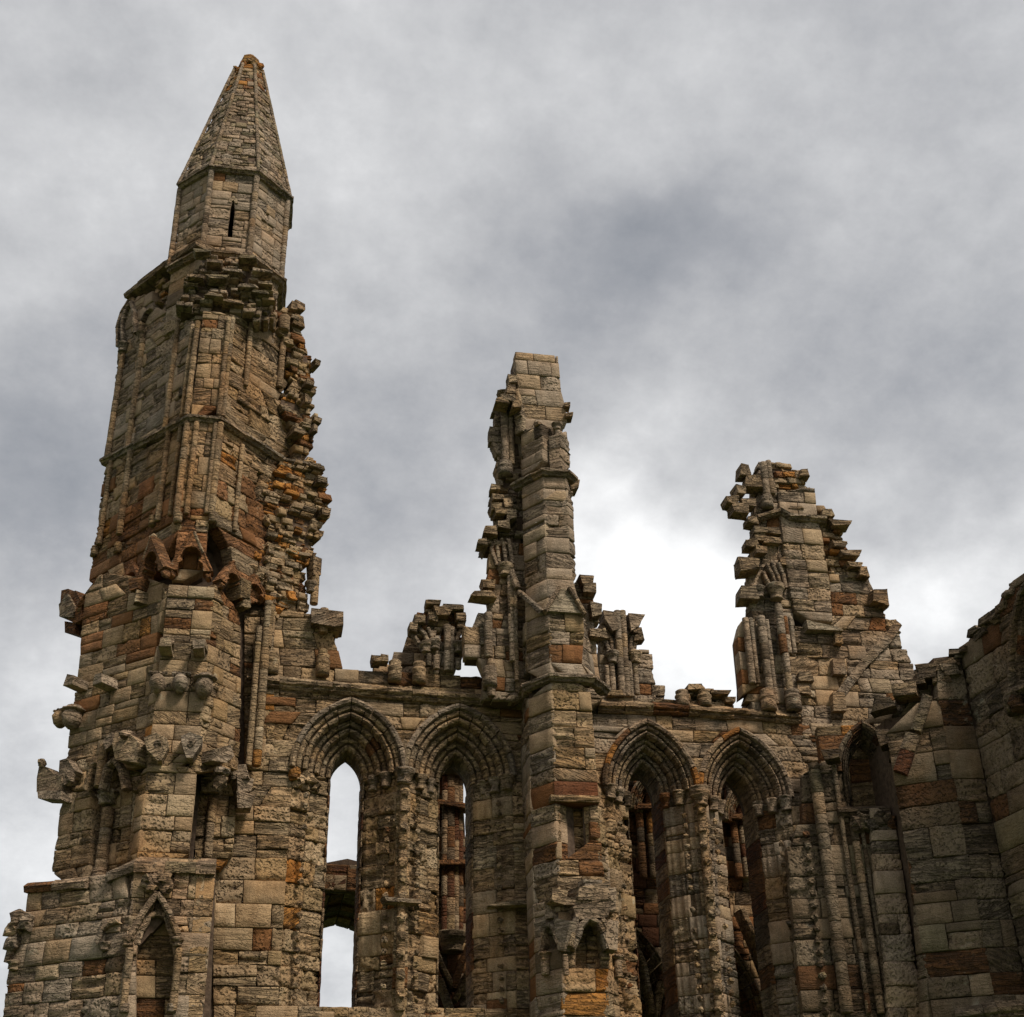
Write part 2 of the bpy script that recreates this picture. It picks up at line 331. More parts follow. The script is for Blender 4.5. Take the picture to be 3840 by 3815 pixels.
def cross(polys, v):
    xs = []
    for poly in polys:
        for (u0, w0), (u1, w1) in zip(poly, poly[1:]+poly[:1]):
            if (w0 <= v) != (w1 <= v): xs.append(u0+(u1-u0)*(v-w0)/(w1-w0))
    return sorted(xs)
def facet(T, pl, polys, pal=PAL_TOWER, wid=(.38, .95), rag=(0, 0), jit=.012, depth=.35, core=.5, courses=None, kinds=(3, 5, 2), name='block', amp=1.0,
          zones=(), relief=None, nu=None, coremargin=.03, gap=.006, corein=.14, px=True, skipblocks=False, bump=0.0, snap=(), tol=.3):
    """fill a (non-convex, holed) outline on a plane with coursed stones; px outlines come from the survey"""
    if px: polys = [pl.uv(p) for p in polys]
    if snap:
        mu = sum(p[0] for p in polys[0])/len(polys[0]); new = []
        for u, v in polys[0]:
            for sp in snap:
                su = (np.asarray(sp)-pl.O)@pl.U
                if abs(u-su) < tol: u = su+math.copysign(.012, su-mu); break
                if su > mu and u > su or su < mu and u < su: u = su+math.copysign(.012, su-mu); break
            new.append((u, v))
        polys = [new]+list(polys[1:])
    cs = courses or T.courses
    vmin = min(p[1] for p in polys[0]); vmax = max(p[1] for p in polys[0])
    cs = [c for c in cs if vmin+.06 < c < vmax-.06]; cs = [vmin]+cs+[vmax]
    for v0, v1 in zip(cs, cs[1:]):
        vm = (v0+v1)/2; xs = cross(polys, vm); x0 = cross(polys, v0+(v1-v0)*.04); x1 = cross(polys, v1-(v1-v0)*.04)
        if len(x0) != len(xs): x0 = xs
        if len(x1) != len(xs): x1 = xs
        for k in range(0, len(xs)-1, 2):
            jl = random.uniform(-1, 1)*rag[0]; jr = random.uniform(-1, 1)*rag[1]
            lim = 1.3*(v1-v0)
            cl = lambda a, m, g=1.0: m+max(-lim*g, min(lim*g, a-m))
            gl, gr_ = (.15 if rag[0] else 1.0), (.15 if rag[1] else 1.0)
            a0, a1, b0, b1 = cl(x0[k], xs[k], gl)+jl, cl(x1[k], xs[k], gl)+jl, cl(x0[k+1], xs[k+1], gr_)+jr, cl(x1[k+1], xs[k+1], gr_)+jr
            if b0-a0 < .05 and b1-a1 < .05: continue
            if core:
                m = coremargin; cu = [a0+m+rag[0], b0-m-rag[1], b1-m-rag[1], a1+m+rag[0]]
                if cu[1]-cu[0] > .02 or cu[2]-cu[3] > .02:
                    if cu[1] < cu[0]: cu[0] = cu[1] = (cu[0]+cu[1])/2
                    if cu[2] < cu[3]: cu[2] = cu[3] = (cu[2]+cu[3])/2
                    vs_ = [v0, v0, v1, v1]
                    T.addcore([pl.pt(u, v, -corein) for u, v in zip(cu, vs_)]+[pl.pt(u, v, -core) for u, v in zip(cu, vs_)],
                              [(0, 1, 2, 3), (7, 6, 5, 4), (0, 4, 5, 1), (1, 5, 6, 2), (2, 6, 7, 3), (3, 7, 4, 0)])
            if skipblocks: continue
            wtot = (b0-a0+b1-a1)/2; cuts = [0.0]; x = 0
            while True:
                x += random.uniform(*wid)
                if x > wtot - wid[0]*.6: break
                cuts.append(x/wtot)
            cuts.append(1.0)
            for c0, c1 in zip(cuts, cuts[1:]):
                qa0, qb0 = a0+(b0-a0)*c0, a0+(b0-a0)*c1; qa1, qb1 = a1+(b1-a1)*c0, a1+(b1-a1)*c1
                um = (qa0+qb0+qa1+qb1)/4
                pp = pal
                if zones:
                    xy = project(pl.pt(um, vm))
                    for (zx0, zy0, zx1, zy1), zp, pr in zones:
                        if zx0 < xy[0] < zx1 and zy0 < xy[1] < zy1 and random.random() < pr: pp = zp
                sub = [(v0, v1)]
                if v1-v0 > .29 and random.random() < .13: vmid = v0+(v1-v0)*random.uniform(.35, .65); sub = [(v0, vmid), (vmid, v1)]
                for s0, s1 in sub:
                    f0, f1 = (s0-v0)/(v1-v0), (s1-v0)/(v1-v0)
                    block(T, pl, (qa0*(1-f0)+qa1*f0, qb0*(1-f0)+qb1*f0, qb0*(1-f1)+qb1*f1, qa0*(1-f1)+qa1*f1, s0, s1), depth, bump+random.uniform(-jit, jit),
                          random.choices(('smooth', 'bed', 'pit'), kinds)[0], pick(pp), name, amp, relief=relief, nu=nu, gap=gap)
def rubble(T, pl, poly, pal=PAL_RUIN, row=(.12, .22), wid=(.14, .42), jit=.13, **k):
    v = pl.uv(poly); z0 = min(a[1] for a in v); z1 = max(a[1] for a in v); cs = [z0]
    while cs[-1] < z1: cs.append(cs[-1]+random.uniform(*row))
    a = dict(pal=pal, wid=wid, rag=(.1, .1), jit=jit, courses=cs, kinds=(1, 4, 4), name='rubble_stone', amp=1.5, depth=.5, core=.7, corein=.12, gap=.012); a.update(k)
    facet(T, pl, [poly], **a)

# ------------------------------------------------------------------ pieces with a shape of their own
def lathe(T, name, P, prof, n=12, tint=None, wear=.6, nz=.01, axis=(0, 0, 1), label=None, squash=None):
    """prof: (radius, height) from the base up, about a vertical axis at P"""
    tint = tint or pick(PAL_TOWER); sd_ = random.uniform(0, 99); V = []
    for r, h in prof:
        for k in range(n):
            a = 2*math.pi*k/n; V.append((math.cos(a)*r, math.sin(a)*r, h))
    V = np.array(V); m = len(prof)
    V += (nz*vnoise(V*14+sd_))[:, None]*np.array([1, 1, .5])
    V = V + np.asarray(P)
    f = [(i*n+k, i*n+(k+1) % n, (i+1)*n+(k+1) % n, (i+1)*n+k) for i in range(m-1) for k in range(n)]
    f += [tuple(range(n-1, -1, -1)), tuple((m-1)*n+k for k in range(n))]
    T.add(name, V, f, tint, wear, True, label=label)
def tube(T, name, P0, P1, r, n=10, tint=None, wear=.5, nz=.006):
    P0 = np.asarray(P0, float); P1 = np.asarray(P1, float); d = P1-P0; l = np.linalg.norm(d); d /= l
    x = np.cross(d, (0, 1, 0) if abs(d[1]) < .9 else (1, 0, 0)); x /= np.linalg.norm(x); y = np.cross(d, x)
    V = []; rings = ((0, .94), (.04, 1), (.5, .98), (.96, 1), (1, .94)); sd_ = random.uniform(0, 99)
    for t, k in rings:
        for j in range(n):
            a = 2*math.pi*j/n; V.append(P0+d*l*t+(x*math.cos(a)+y*math.sin(a))*r*k)
    V = np.array(V); V += (nz*vnoise(V*11+sd_))[:, None]*np.array([1, 1, 0])
    m = len(rings); f = [(i*n+k, i*n+(k+1) % n, (i+1)*n+(k+1) % n, (i+1)*n+k) for i in range(m-1) for k in range(n)]
    f += [tuple(range(n-1, -1, -1)), tuple((m-1)*n+k for k in range(n))]
    T.add(name, V, f, tint or pick(PAL_TOWER), wear, True)
def shaft(T, P0, P1, r, seg=(.35, .6), pal=PAL_TOWER, miss=0.0):
    P0 = np.asarray(P0, float); P1 = np.asarray(P1, float); l = np.linalg.norm(P1-P0); x = 0
    while x < l-.03:
        y = min(l, x+random.uniform(*seg)); y = l if l-y < .15 else y
        if random.random() >= miss: tube(T, 'shaft_drum', P0+(P1-P0)*(x/l), P0+(P1-P0)*((y-.008)/l), r*random.uniform(.94, 1.04), tint=pick(pal))
        x = y
def pshaft(T, pl, a, b, r, n=0.0, **k):
    """shaft standing on a plane between two photo points (foot, head); kept plumb"""
    A = at(pl, a, n); B = at(pl, b, n); M = (A+B)/2; shaft(T, (M[0], M[1], min(A[2], B[2])), (M[0], M[1], max(A[2], B[2])), r, **k)
def cap_(T, P, r, h=.28, pal=PAL_GREY, foliage=0.03):
    lathe(T, 'capital', P, [(r*.85, 0), (r*1.05, .02), (r*.85, .05), (r*.95, h*.4), (r*1.25, h*.68), (r*1.4, h*.74), (r*1.2, h*.82), (r*1.45, h*.9), (r*1.35, h)], 14, pick(pal), .6, foliage)
def base_(T, P, r, h=.3, pal=PAL_GREY):
    lathe(T, 'shaft_base', P, [(r*1.02, 0), (r*1.0, h*.42), (r*.92, h*.48), (r*1.08, h*.56), (r*1.08, h*.66), (r*.85, h*.74), (r*.95, h*.86), (r*.95, h*.93), (r*.7, h)], 14, pick(pal), .6, .012)
def sweep(T, name, pts, prof, side=None, pal=PAL_GREY, piece=(.5, 1.0), nz=.02, wear=.8, miss=0.0, up=(0, 0, 1)):
    """moulding swept along a 3D line; prof = (out, up) closed outline; side: outward vector(s)"""
    pts = [np.asarray(p, float) for p in pts]; up = np.asarray(up, float); nm = []
    segn = []
    for a, b in zip(pts, pts[1:]):
        d = b-a; n = np.cross(d, up); n /= np.linalg.norm(n)
        ref = (CAM - a) if side is None else side
        if n@ref < 0: n = -n
        segn.append(n)
    for i in range(len(pts)):
        if i == 0: nm.append(segn[0])
        elif i == len(pts)-1: nm.append(segn[-1])
        else:
            m = segn[i-1]+segn[i]; m /= np.linalg.norm(m); nm.append(m/max(.4, m@segn[i]))
    for i, (a, b) in enumerate(zip(pts, pts[1:])):
        l = np.linalg.norm(b-a); x = 0
        if l < .02: continue
        while x < l-.02:
            y = min(l, x+random.uniform(*piece)); y = l if l-y < .25 else y
            if random.random() >= miss:
                k = max(2, int((y-x)/.14)+1); V = []; sc = random.uniform(.92, 1.06); dz = random.uniform(-.008, .008)
                for t in np.linspace(x+.004, y-.004, k):
                    t = t/l; P = a+(b-a)*t; n = nm[i]*(1-t)+nm[i+1]*t
                    V += [P+n*o*sc+up*(h*sc+dz) for o, h in prof]
                V = np.array(V); m = len(prof); sdd = random.uniform(0, 99)
                q = V*np.array([5, 5, 16])+sdd
                V += np.outer(nz*vnoise(q), nm[i]) + np.outer(nz*.5*vnoise(q+7.7), up)
                f = [(r*m+c, (r+1)*m+c, (r+1)*m+(c+1) % m, r*m+(c+1) % m) for r in range(k-1) for c in range(m)]
                f += [tuple(range(m)), tuple((k-1)*m+c for c in range(m-1, -1, -1))]
                T.add(name, V, f, pick(pal), wear, False)
            x = y
STR = [(-.1, -.13), (.05, -.12), (.11, -.05), (.15, -.045), (.155, .02), (.03, .1), (-.1, .12)]
STR2 = [(-.1, -.16), (.04, -.15), (.10, -.10), (.09, -.06), (.17, -.02), (.18, .05), (-.02, .19), (-.1, .2)]
BOX = lambda w, o: [(-.06, -w/2), (o*.8, -w/2), (o, -w/4), (o, w/4), (o*.8, w/2), (-.06, w/2)]
def bar(T, name, pl, pts, w, o, n=0.0, **k):
    """raking bar on a plane through photo points; o = how proud it stands"""
    P = [at(pl, p, n) for p in pts]
    d = P[-1]-P[0]; upv = np.cross(pl.N, d); upv /= np.linalg.norm(upv)
    if upv[2] < 0: upv = -upv
    a = dict(side=pl.N, up=upv, piece=(.4, .8), nz=.012); a.update(k)
    sweep(T, name, P, BOX(w, o), **a)
_ico = None
def ico():
    global _ico
    if _ico is None:
        import bmesh
        b = bmesh.new(); bmesh.ops.create_icosphere(b, subdivisions=2, radius=1); b.verts.ensure_lookup_table()
        _ico = (np.array([v.co[:] for v in b.verts]), [tuple(v.index for v in f.verts) for f in b.faces]); b.free()
    return _ico
_cube = None
def cube():
    global _cube
    if _cube is None:
        import bmesh
        b = bmesh.new(); bmesh.ops.create_cube(b, size=2); bmesh.ops.subdivide_edges(b, edges=b.edges[:], cuts=2, use_grid_fill=True); b.verts.ensure_lookup_table()
        v = np.array([x.co[:] for x in b.verts]); v = np.sign(v)*np.where(np.abs(v) > .9, 1, np.where(np.abs(v) > .2, .72, 0))
        _cube = (v, [tuple(x.index for x in f.verts) for f in b.faces]); b.free()
    return _cube
def lump(T, name, P, size, pl=None, tint=None, boxy=.55, nz=.28, wear=.9, freq=2.2, label=None):
    """broken stone (boxy) or carved, weathered lump (round); size = (along, out, up)"""
    sd_ = random.uniform(0, 99)
    if name == 'broken_stone': size = (size[0]*.78, size[1]*.9, size[2]*.72); P = np.asarray(P)-(pl.N if pl else 0)*.07
    if boxy >= .5:
        v, f = cube(); v = v.copy(); r = v/np.linalg.norm(v, axis=1)[:, None]*1.25; k = .72+.24*boxy; v = v*k+r*(1-k)
        v += .5*nz*np.stack([vnoise(v*1.3+sd_+o) for o in (0, 17, 31)], -1) + .22*nz*np.stack([vnoise(v*3.7+sd_+o) for o in (5, 23, 41)], -1)
        tx, tz = random.uniform(-.2, .2), random.uniform(-.22, .22); v[:, 2] *= 1+tx*v[:, 0]; v[:, 0] *= 1+tz*v[:, 2]
        sq = .35 if name == 'broken_stone' else 1; a1, a2 = random.gauss(0, .1)*sq, random.gauss(0, .16)*sq; c, s = math.cos(a2), math.sin(a2); v[:, :2] = v[:, :2]@np.array([[c, s], [-s, c]])
    else:
        a1 = 0; v, f = ico(); v = v.copy(); b = v/np.abs(v).max(1)[:, None]; v = v*(1-boxy)+b*boxy; v *= (1+nz*vnoise(v*freq+sd_))[:, None]
    U, W = (pl.U, pl.N) if pl else (np.array([1, 0, 0.]), np.array([0, -1., 0]))
    x, y, z = v[:, 0]*size[0]/2, v[:, 1]*size[1]/2, v[:, 2]*size[2]/2
    x, z = x*math.cos(a1)-z*math.sin(a1), x*math.sin(a1)+z*math.cos(a1)
    V = np.asarray(P) + np.outer(x, U) + np.outer(y, W) + np.outer(z, (0, 0, 1.))
    return T.add(name, V, f, tint or pick(PAL_TOWER), wear, False, label=label)
def prism(T, name, pl, uvpoly, n0, n1, tint=None, wear=.6, nz=.012, label=None):
    """outline on the plane carried from depth n0 out to n1"""
    m = len(uvpoly); V = np.array([pl.pt(u, v, n0) for u, v in uvpoly]+[pl.pt(u, v, n1) for u, v in uvpoly])
    V += (nz*vnoise(V*8+random.uniform(0, 99)))[:, None]*pl.N
    ar = sum(a[0]*b[1]-b[0]*a[1] for a, b in zip(uvpoly, uvpoly[1:]+uvpoly[:1]))
    f = [(i, (i+1) % m, m+(i+1) % m, m+i) for i in range(m)]+[tuple(range(m, 2*m)), tuple(range(m-1, -1, -1))]
    return T.add(name, V, f, tint or pick(PAL_TOWER), wear, False, label=label)
def arcpts(uc, vs_, h, a, n=7, sx=1):
    """pointed arch from left springing to right springing, two-centred"""
    Rr = (h*h+a*a)/(2*h); phi = math.acos(max(-1, min(1, (Rr-h)/Rr)))
    l = [(uc+(Rr-h)-Rr*math.cos(phi*i/n), vs_+Rr*math.sin(phi*i/n)) for i in range(n+1)]
    return l+[(2*uc-u, v) for u, v in l[-2::-1]]
def ring(T, pl, uc, vs_, h, a, d0, prof, nseg=7, name='voussoir', pal=PAL_TOWER, miss=0.0, wear=.75, sides=(0, 1), nz=.018):
    """moulded arch order: prof = (inward from intrados radius, outwards of plane); h,a of the line prof=0; d0 moves it in or out"""
    Rr = (h*h+a*a)/(2*h); c = Rr-h; m = len(prof)
    for sgn in sides:
        s = 1 if sgn else -1
        for q in range(nseg):
            if random.random() < miss: continue
            V = []; lat = random.uniform(-.01, .01)
            for t in np.linspace(q/nseg+.006, (q+1)/nseg-.006, 4):
                for e, n in prof:
                    r = Rr-e; ph = math.acos(max(-1, min(1, c/max(r, c+1e-4))))*t
                    V.append(pl.pt(uc+s*(r*math.cos(ph)-c), vs_+r*math.sin(ph), d0+n+lat))
            V = np.array(V); sd_ = random.uniform(0, 99)
            V += (nz*vnoise(V*9+sd_))[:, None]*pl.N + (nz*.6*vnoise(V*9+sd_+5))[:, None]*np.array([0, 0, 1])
            f = [(i*m+j, i*m+j+1, (i+1)*m+j+1, (i+1)*m+j) if s > 0 else (i*m+j+1, i*m+j, (i+1)*m+j, (i+1)*m+j+1) for i in range(3) for j in range(m-1)]
            f += [tuple(range(m)), tuple(3*m+j for j in range(m-1, -1, -1))]
            T.add(name, V, f, pick(pal), wear, False)
def jamb(T, pl, uc, v0, v1, h, d0, prof, s, pal=PAL_TOWER, wear=.8, miss=0.0, nz=.022, seg=(.3, .5), name='jamb_stone'):
    m = len(prof); v = v1
    while v > v0+.05:
        w_ = max(v0, v-random.uniform(*seg)); V = []; lat = random.uniform(-.025, .02)
        if random.random() >= miss:
            for t in np.linspace(w_+.008, v-.008, 4):
                for e, n in prof: V.append(pl.pt(uc+s*(h-e), t, d0+n+(lat if n > -.3 else 0)))
            V = np.array(V); sd_ = random.uniform(0, 99)
            V += (nz*vnoise(V*np.array([7, 7, 16])+sd_))[:, None]*pl.N + (nz*.7*vnoise(V*np.array([7, 7, 16])+sd_+5))[:, None]*pl.U
            f = [(i*m+j, i*m+j+1, (i+1)*m+j+1, (i+1)*m+j) if s > 0 else (i*m+j+1, i*m+j, (i+1)*m+j, (i+1)*m+j+1) for i in range(3) for j in range(m-1)]
            f += [tuple(range(m)), tuple(3*m+j for j in range(m-1, -1, -1))]
            T.add(name, V, f, pick(pal), wear, False)
        v = w_
def ORDER(wd_, dp, deep=0.0):
    """one order of the arch: big roll, hollow, small roll, then the step back"""
    k = wd_
    return [(-.02, -.2), (0, .0), (.08*k, .03), (.24*k, .045), (.4*k, .02), (.46*k, -.12), (.54*k, -.13), (.6*k, -.01), (.76*k, .01), (.92*k, -.03), (k, -.16), (k, -dp-deep)]
def JAMB(wd_, dp, deep=0.0):
    k = wd_
    return [(-.02, -.25), (0, 0), (.1*k, .012), (.36*k, .015), (.42*k, -.035), (.5*k, -.03), (.56*k, .005), (.8*k, .012), (.93*k, -.015), (k, -.06), (k, -dp-deep)]
def gablet(T, pl, l, ap, r_, out_=.3, w=.065, pal=PAL_BROWN, arch=True, crock=True, drop=None):
    """steep little gable with a cusped arch under it, standing proud of the wall like a canopy"""
    (ul, vl), (ua, va), (ur, vr) = pl.uv([l, ap, r_]); t = pick(pal)
    hw = (ur-ul)/2; um = (ul+ur)/2; vb = (vl+vr)/2; hh = va-vb
    # gable front with the arch cut out of it: left and right halves
    ah = hw*.62; aa = hh*.62; n = 5
    arc = [(um-ah*math.cos(math.pi/2*i/n)**.8, vb+aa*math.sin(math.pi/2*i/n)) for i in range(n+1)]
    cus = [(um-ah*.62, vb+aa*.42)]
    left = [(ul, vb)]+[(um-ah, vb)]+[arc[1], cus[0]]+arc[2:]+[(um, va)]
    right = [(2*um-u, v) for u, v in left[::-1]]
    for half in (left, right):
        half = [(u+(ua-um)*max(0, (v-vb)/max(hh, .01)), v) for u, v in half]
        gid = prism(T, 'gablet', pl, half, -.05, out_, t, .6, .012)
    T.of = gid
    for A, B in (((ul, vb), (ua, va)), ((ur, vb), (ua, va))):
        P = [pl.pt(*A, out_*.98), pl.pt(*B, out_*.98)]
        d = P[1]-P[0]; upv = np.cross(pl.N, d); upv /= np.linalg.norm(upv); upv = -upv if upv[2] < 0 else upv
        sweep(T, 'gablet_coping', [P[0]-pl.N*out_*.5, P[1]-pl.N*out_*.5], [(-out_*.5, -.01), (out_*.55, -.01), (out_*.62, w*.4), (out_*.5, w), (-out_*.5, w)], side=pl.N, up=upv, pal=pal, piece=(.5, .7), nz=.015)
    if crock: lump(T, 'gablet_finial', pl.pt(ua, va+.04, out_*.7), (.14, .16, .17), pl, pick(pal), .3, .4)
    for u in (ul+.05, ur-.05): lump(T, 'gablet_corbel', pl.pt(u, vb-.08, out_*.55), (.15, out_*.9, .2), pl, pick(pal), .4, .3)
    T.of = None
def head(T, P, pl, s=.3, hat=False):
    """carved corbel head: brow, nose, cheeks and chin under a leafy or flat cap"""
    v, f = ico(); v = v.copy(); d = v.copy()
    x, y, z = v[:, 0], v[:, 1], v[:, 2]
    front = np.clip(y, 0, 1)
    y2 = y*.8 + .28*np.exp(-((x/.16)**2+((z+.02)/.28)**2))*front - .16*(np.exp(-(((np.abs(x)-.36)/.17)**2+((z-.16)/.13)**2)))*front
    y2 += .1*np.exp(-((x/.5)**2+((z-.36)/.12)**2))*front + .1*np.exp(-((x/.25)**2+((z+.75)/.18)**2))*front - .12*np.exp(-((x/.3)**2+((z+.45)/.07)**2))*front
    x2 = x*(.66-.14*np.clip(-z, 0, 1)); V = np.asarray(P) + np.outer(x2*s/1.4, pl.U)+np.outer((y2+.35)*s/1.5, pl.N)+np.outer(z*s*.62, (0, 0, 1.))
    t = pick(PAL_GREY); T.of = T.add('carved_head', V, f, t, .5, True)
    if hat: lathe(T, 'head_cap', np.asarray(P)+pl.N*s*.22+np.array([0, 0, s*.36]), [(s*.4, 0), (s*.62, s*.05), (s*.6, s*.12), (s*.4, s*.18), (s*.35, s*.3)], 10, t, .6, .02)
    else:
        for k in range(4): lump(T, 'head_leaf', np.asarray(P)+pl.U*(k-1.5)*s*.26+pl.N*s*.32+np.array([0, 0, s*(.52+.06*random.random())]), (s*.3, s*.35, s*.28), pl, t, .2, .5)
    T.of = None
def wallstub(T, x0, x1, y0, y1, z1):
    V = [(x, y, z) for z in (-.5, z1) for x, y in ((x0, y0), (x1, y0), (x1, y1), (x0, y1))]
    T.addcore(V, [(3, 2, 1, 0), (4, 5, 6, 7), (0, 1, 5, 4), (1, 2, 6, 5), (2, 3, 7, 6), (3, 0, 4, 7)])

def mass(T, foot, z0, z1):
    m = len(foot); V = [(p[0], p[1], z) for z in (z0, z1) for p in foot]
    T.addcore(V, [(i, (i+1) % m, m+(i+1) % m, m+i) for i in range(m)]+[tuple(range(m-1, -1, -1)), tuple(range(m, 2*m))])
# ================================================================== THE PLACE
gm = bpy.data.meshes.new('ground'); gm.from_pydata([(-900, -900, 0), (900, -900, 0), (900, 900, 0), (-900, 900, 0)], [], [(0, 1, 2, 3)]); gm.materials.append(GRASS)
g = bpy.data.objects.new('ground', gm); col.objects.link(g); g['kind'] = 'structure'

WP = vplane((0, 30, 0), 0)                                     # face of the transept wall
# ------------------------------------------------------------------ corner tower with its spirelet
T = Thing('corner_tower', 'tall ruined stone corner tower ending in a pointed octagonal spire', 'tower', (-2.2, 30, 0))
# drum: regular octagon
dF = vplane((0, 28.9, 0), 0); a = dF.hit(787, 640); b = dF.hit(971, 655)
side = 1.21; x0 = (a[0]+b[0])/2-side/2; cx, cy = x0+side/2, 28.9+side*(.5+math.sqrt(.5))
def octa(r_edge, z):   # corners, starting front-left, going ccw seen from above (front-left, front-right, right...)
    k = r_edge/(side*(.5+math.sqrt(.5)))
    o = [(-.5, -1.2071), (.5, -1.2071), (1.2071, -.5), (1.2071, .5), (.5, 1.2071), (-.5, 1.2071), (-1.2071, .5), (-1.2071, -.5)]
    return [np.array([cx+u*side*k, cy+v*side*k, z]) for u, v in o]
apo = side*(.5+math.sqrt(.5))
z_e = dF.hit(879, 647)[2]; z_b = dF.hit(850, 955)[2]
spireP = np.array([cx, cy, 0]); 
# apex height from the photo
def zat(px_, py_): d = ray(px_, py_); return (CAM+d*((cy-CAM[1])/d[1]))[2]
z_ap = zat(958, 112); z_top = zat(938, 212); apex = np.array([cx, cy, z_ap])
lo = octa(apo, z_b); hi = octa(apo, z_e)

drumc = [z_b]
while drumc[-1] < z_e-.3: drumc.append(drumc[-1]+random.choice((.27, .31, .35)))
for i in range(8):
    A, B = lo[i], lo[(i+1) % 8]; M = (A+B)/2; U = (B-A)/side
    pl = Plane.__new__(Plane); pl.O = A; pl.U = U; pl.V = np.array([0, 0, 1.]); pl.N = np.cross(U, pl.V)
    H = z_e-z_b; poly = [(0.03, 0), (side-.03, 0), (side-.03, H), (0.03, H)]
    vis = i in (0, 1, 7)
    polys = [poly]
    if i == 0:
        su = [pl.uv(ZA(968, 1310)+ZA(985, 1050))[k] for k in (0, 1)]
        sl = [(.595, su[0][1]), (.715, su[0][1]), (.715, su[1][1]-.12), (.655, su[1][1]), (.595, su[1][1]-.12)]; polys.append(sl)
        for hh in (0,): bar_v = [(.52, su[1][1]-.1), (.56, su[1][1]+.06), (.655, su[1][1]+.16), (.75, su[1][1]+.06), (.79, su[1][1]-.1), (.71, su[1][1]-.1), (.655, su[1][1]+.01), (.60, su[1][1]-.1)]
        prism(T, 'slit_hood', pl, bar_v, -.05, .03, G_)
    facet(T, pl, polys, PAL_GREY, (.26, .6), px=False, courses=[c-z_b for c in drumc], kinds=(6, 2, 3), jit=.006, core=.3, skipblocks=not vis, corein=.09)
    lab = None
    if i in (0, 1, 2, 7): shaft(T, A+np.array([(A[0]-cx)*.012, (A[1]-cy)*.012, 0]), A+np.array([(A[0]-cx)*.012, (A[1]-cy)*.012, H-.05]), .085, seg=(.28, .36), pal=PAL_GREY)
    # spire face
    A2, B2 = octa(apo+.09, z_e+.08)[i], octa(apo+.09, z_e+.08)[(i+1) % 8]; M2 = (A2+B2)/2; top = apex
    V = top-M2; lv = np.linalg.norm(V); V /= lv; U2 = (B2-A2)/np.linalg.norm(B2-A2); sl_ = np.linalg.norm(B2-A2)
    pl = Plane.__new__(Plane); pl.O = A2; pl.U = U2; pl.V = V; pl.N = np.cross(U2, V)
    cs = [0.0]
    while cs[-1] < lv: cs.append(cs[-1]+random.uniform(.13, .24))
    k = 1-(z_ap-zat(950, 285))/(z_ap-z_e)
    facet(T, pl, [[(0, 0), (sl_, 0), (sl_/2+sl_/2*(1-k), lv*k), (sl_/2-sl_/2*(1-k), lv*k)]], PAL_SPIRE, (.14, .36), px=False, courses=cs, kinds=(1, 3, 6), jit=.015, depth=.16, core=.25, corein=.055,
          skipblocks=not vis, zones=[((0, 0, 3840, 330), PAL_BROWN+[(ORG, 25)], .85)], name='spire_stone', gap=.009)
    if i in (0, 1, 2, 7): shaft(T, A2+pl.V*0, A2+(top-A2)*k, .05, seg=(.25, .45), pal=PAL_SPIRE+[(PALE, 20)])
STUFF['spire_stone'] = 'spire_masonry'
r8 = octa(apo+.02, z_e+.04); sweep(T, 'string_course', [r8[7], r8[0], r8[1], r8[2], r8[3]], STR, pal=PAL_GREY, miss=.03)
r8 = octa(apo+.02, z_b-.02); sweep(T, 'string_course', [r8[7], r8[0], r8[1], r8[2], r8[3]], STR, pal=PAL_GREY)
# finial: weathered knob with leaf lumps
zf = zat(950, 300)
for k in range(14):
    a_ = k*2.4; lump(T, 'finial_leaf', (cx+.36*math.cos(a_), cy+.36*math.sin(a_), zf+.12+.12*(k % 3)), (.24, .24, .28), None, pick([(OLD, 2), (ORG, 2)]), .2, .5)
lathe(T, 'finial', (cx, cy, zf-.1), [(.36, 0), (.43, .1), (.33, .22), (.38, .36), (.33, .6), (.28, z_top-zf-.15), (.14, z_top-zf+.05), (.03, z_top-zf+.12)], 12, (.36, .21, .06), .9, .07)
# below the drum: bare octagon wall on the right, then the broken haunch
lo2 = octa(apo-.02, z_b)
for i in (0, 1, 7):
    A, B = lo2[i], lo2[(i+1) % 8]
    pl = Plane.__new__(Plane); pl.O = np.array([A[0], A[1], 0]); pl.U = (B-A)/np.linalg.norm(B-A); pl.V = np.array([0, 0, 1.]); pl.N = np.cross(pl.U, pl.V)
    facet(T, pl, [[(0, z_b-2.2), (side, z_b-2.2), (side, z_b-.05), (0, z_b-.05)]], PAL_GREY, px=False, kinds=(5, 3, 2), core=.4)
# ---- belfry stage: front narrow face, left and right canted faces, torn rubble to the right
FR = vplane((0, 28.55, 0), 0)
cl_, cr_ = FR.hit(712, 1600), FR.hit(818, 1600)
LF = vplane(cl_, 128); RT = vplane(cr_, 46); rt2 = RT.hit(1010, 1600); RU = vplane(rt2, 24)
LFr = vplane((cl_[0], cl_[1]+.3, 0), 128)
low = [((0, 1880, 1400, 2330), PAL_RUST, .82), ((0, 1800, 1400, 1880), PAL_RUST, .3)]
bk = dict(kinds=(3, 5, 2), core=.6)
facet(T, LF, [ZB(455, 15, 600, 75, 760, 150, 850, 170, 800, 740, 500, 925, 330, 990, 360, 600, 385, 330, 390, 180)], PAL_GREY+[(TAN, 30)], **bk, snap=(cl_,))
facet(T, FR, [ZB(845, 100, 1070, 130, 1020, 745, 795, 735)], PAL_TOWER, wid=(.2, .45), **bk, snap=(cl_, cr_,))
facet(T, RT, [ZB(1065, 130, 1250, 150, 1380, 280, 1420, 520, 1350, 640, 1440, 800, 1465, 985, 1380, 985, 1018, 745)], PAL_TOWER+[(PALE, 30)], kinds=(1, 7, 3), amp=1.5, jit=.03, core=.6, snap=(cr_,))
